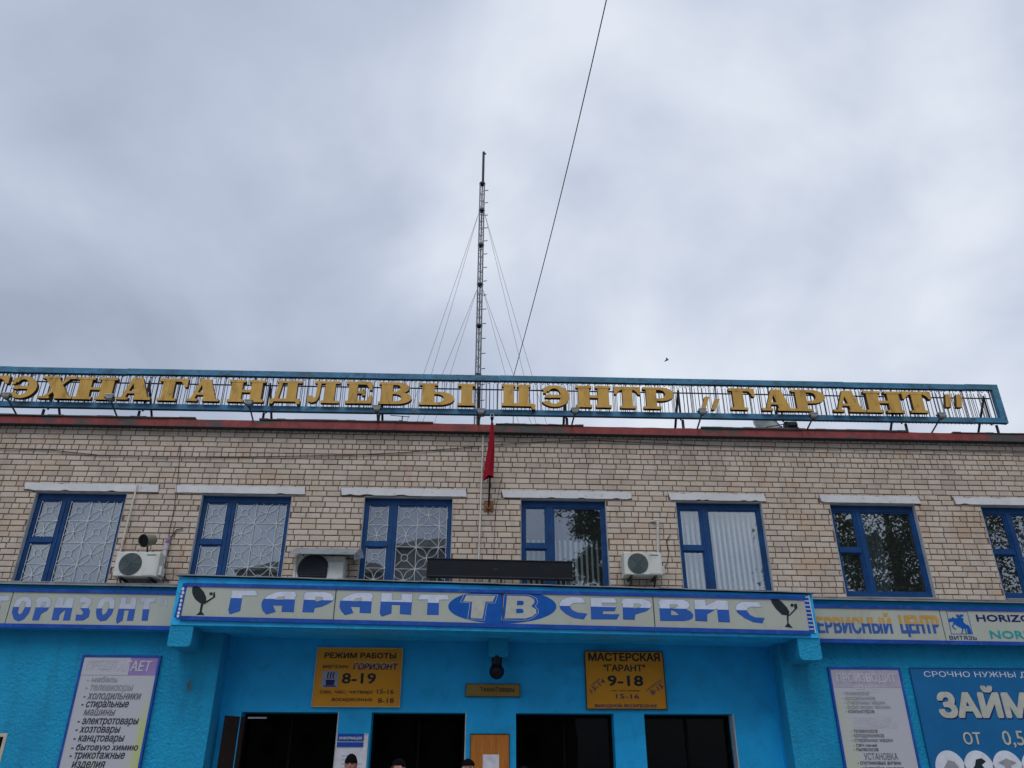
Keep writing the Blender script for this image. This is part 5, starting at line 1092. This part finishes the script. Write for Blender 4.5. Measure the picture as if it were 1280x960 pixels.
person(-.961, -2.4, (1.988-pb)/1.005, pb, R(-75), 'person in a dark cap turned to the left in front of the second doorway', 'cap', M['hat'], flat('brown_jacket', (.06, .045, .035)))
person(-.079, -2.4, (1.995-pb)/1.01, pb, R(40), 'person in a dark beret with grey hair left of the wooden notice board', 'beret', M['hat'], flat('navy_coat', (.02, .025, .05)))
person(.68, -2.4, (1.912-pb)/1.01, pb, R(170), 'person of whom only the dark hat top shows, right of the wooden notice board', 'beret', M['hat'], M['jacket'])
# ================================================================== BEHIND THE CAMERA, SEEN MIRRORED IN THE PANES
def tree(x, y, h, rad, label, seed, n_leaf, low=.3):
    rnd = random.Random(seed); T = thing('broadleaf_tree', label, 'tree', (x, y, 0), 'trees across the street')
    mb = MB(); mb.tube((x, y, 0), (x+.1, y, h*.5), h*.022, 9, r2=h*.013); mb.tube((x+.1, y, h*.5), (x-.1, y+.1, h*.92), h*.013, 8, r2=.03); tips = []
    for i in range(26):
        z = h*(low+.6*rnd.random()); a = rnd.random()*6.28; sp = rad*(1-.55*abs((z/h-low)/(1-low)-.35)); e = Vector((x+sp*.75*math.cos(a), y+sp*.75*math.sin(a), z+h*.08)); s0 = Vector((x, y, z-.4)); mb.tube(s0, e, .07, 5, r2=.02, caps=False); tips += [e, s0.lerp(e, .6)]
    mb.build('trunk', M['bark'], T); vs = []; fs = []
    clumps = []
    for t_ in tips:
        for q in range(3): clumps.append((t_+Vector((rnd.gauss(0, 1), rnd.gauss(0, 1), rnd.gauss(0, .8)))*rad*.22, rad*rnd.uniform(.12, .26)))
    for i in range(n_leaf):
        c_, r0 = rnd.choice(clumps); d = Vector((rnd.gauss(0, 1), rnd.gauss(0, 1), rnd.gauss(0, .8))); p_ = c_+d*r0*.6; u_ = Vector((rnd.uniform(-1, 1), rnd.uniform(-1, 1), rnd.uniform(-1, 1))).normalized(); w_ = u_.orthogonal().normalized(); s_ = rnd.uniform(.06, .12)
        b_ = len(vs); vs += [p_+u_*s_, p_+w_*s_*.5, p_-u_*s_, p_-w_*s_*.5]; fs.append((b_, b_+1, b_+2, b_+3))
    me = bpy.data.meshes.new('crown'); me.from_pydata(vs, [], fs); me.materials.append(M['leaf']); o = bpy.data.objects.new('crown', me); COL.objects.link(o); o.parent = T; o.matrix_parent_inverse = Matrix.Translation(-T.location)
tree(6.6, -25, 15.8, 2.3, 'narrow tree across the street mirrored in the fourth window', 3, 26000, .35)
tree(21.5, -25.5, 21, 5.6, 'broad dense tree across the street mirrored in the sixth window', 5, 70000, .25)
tree(34, -27, 19, 5.0, 'tall tree across the street mirrored in the window at the right edge', 9, 42000, .25)
T = thing('apartment_block', 'grey apartment block across the street mirrored low in the third window', 'building', (-6, -62, 0))
for (a, b, h) in ((-22, -8, 19.5), (-8, 2, 22.0), (2, 9, 18.5)):
    mb = MB(); mb.box(a, b, -72, -60-(b % 3)*.3, 0, h); mb.build('wall', M['far_wall'], T)
    mb = MB(); mb.hexa([(a-.3, -72.3, h), (b+.3, -72.3, h), (b+.3, -59.2, h), (a-.3, -59.2, h), (a+2, -68, h+2), (b-2, -68, h+2), (b-2, -64, h+2), (a+2, -64, h+2)]); mb.build('roof', M['felt'], T)
mb = MB(); mb.box(0, 1.2, -59.8, -59.72, 0, 1.5); wp = mb
me = None
for fl in range(6):
    for cx_ in range(9):
        if me is None:
            mb = MB(); mb.box(-.7, .7, -.05, .05, 0, 1.5); o = mb.build('window', M['black'], T); me = o.data; o.matrix_parent_inverse = Matrix()
        else: o = bpy.data.objects.new('window', me); COL.objects.link(o); o.parent = T
        o.location = (-20.5+cx_*3.2+6, -59.3+62-.0, 1.5+fl*2.9)
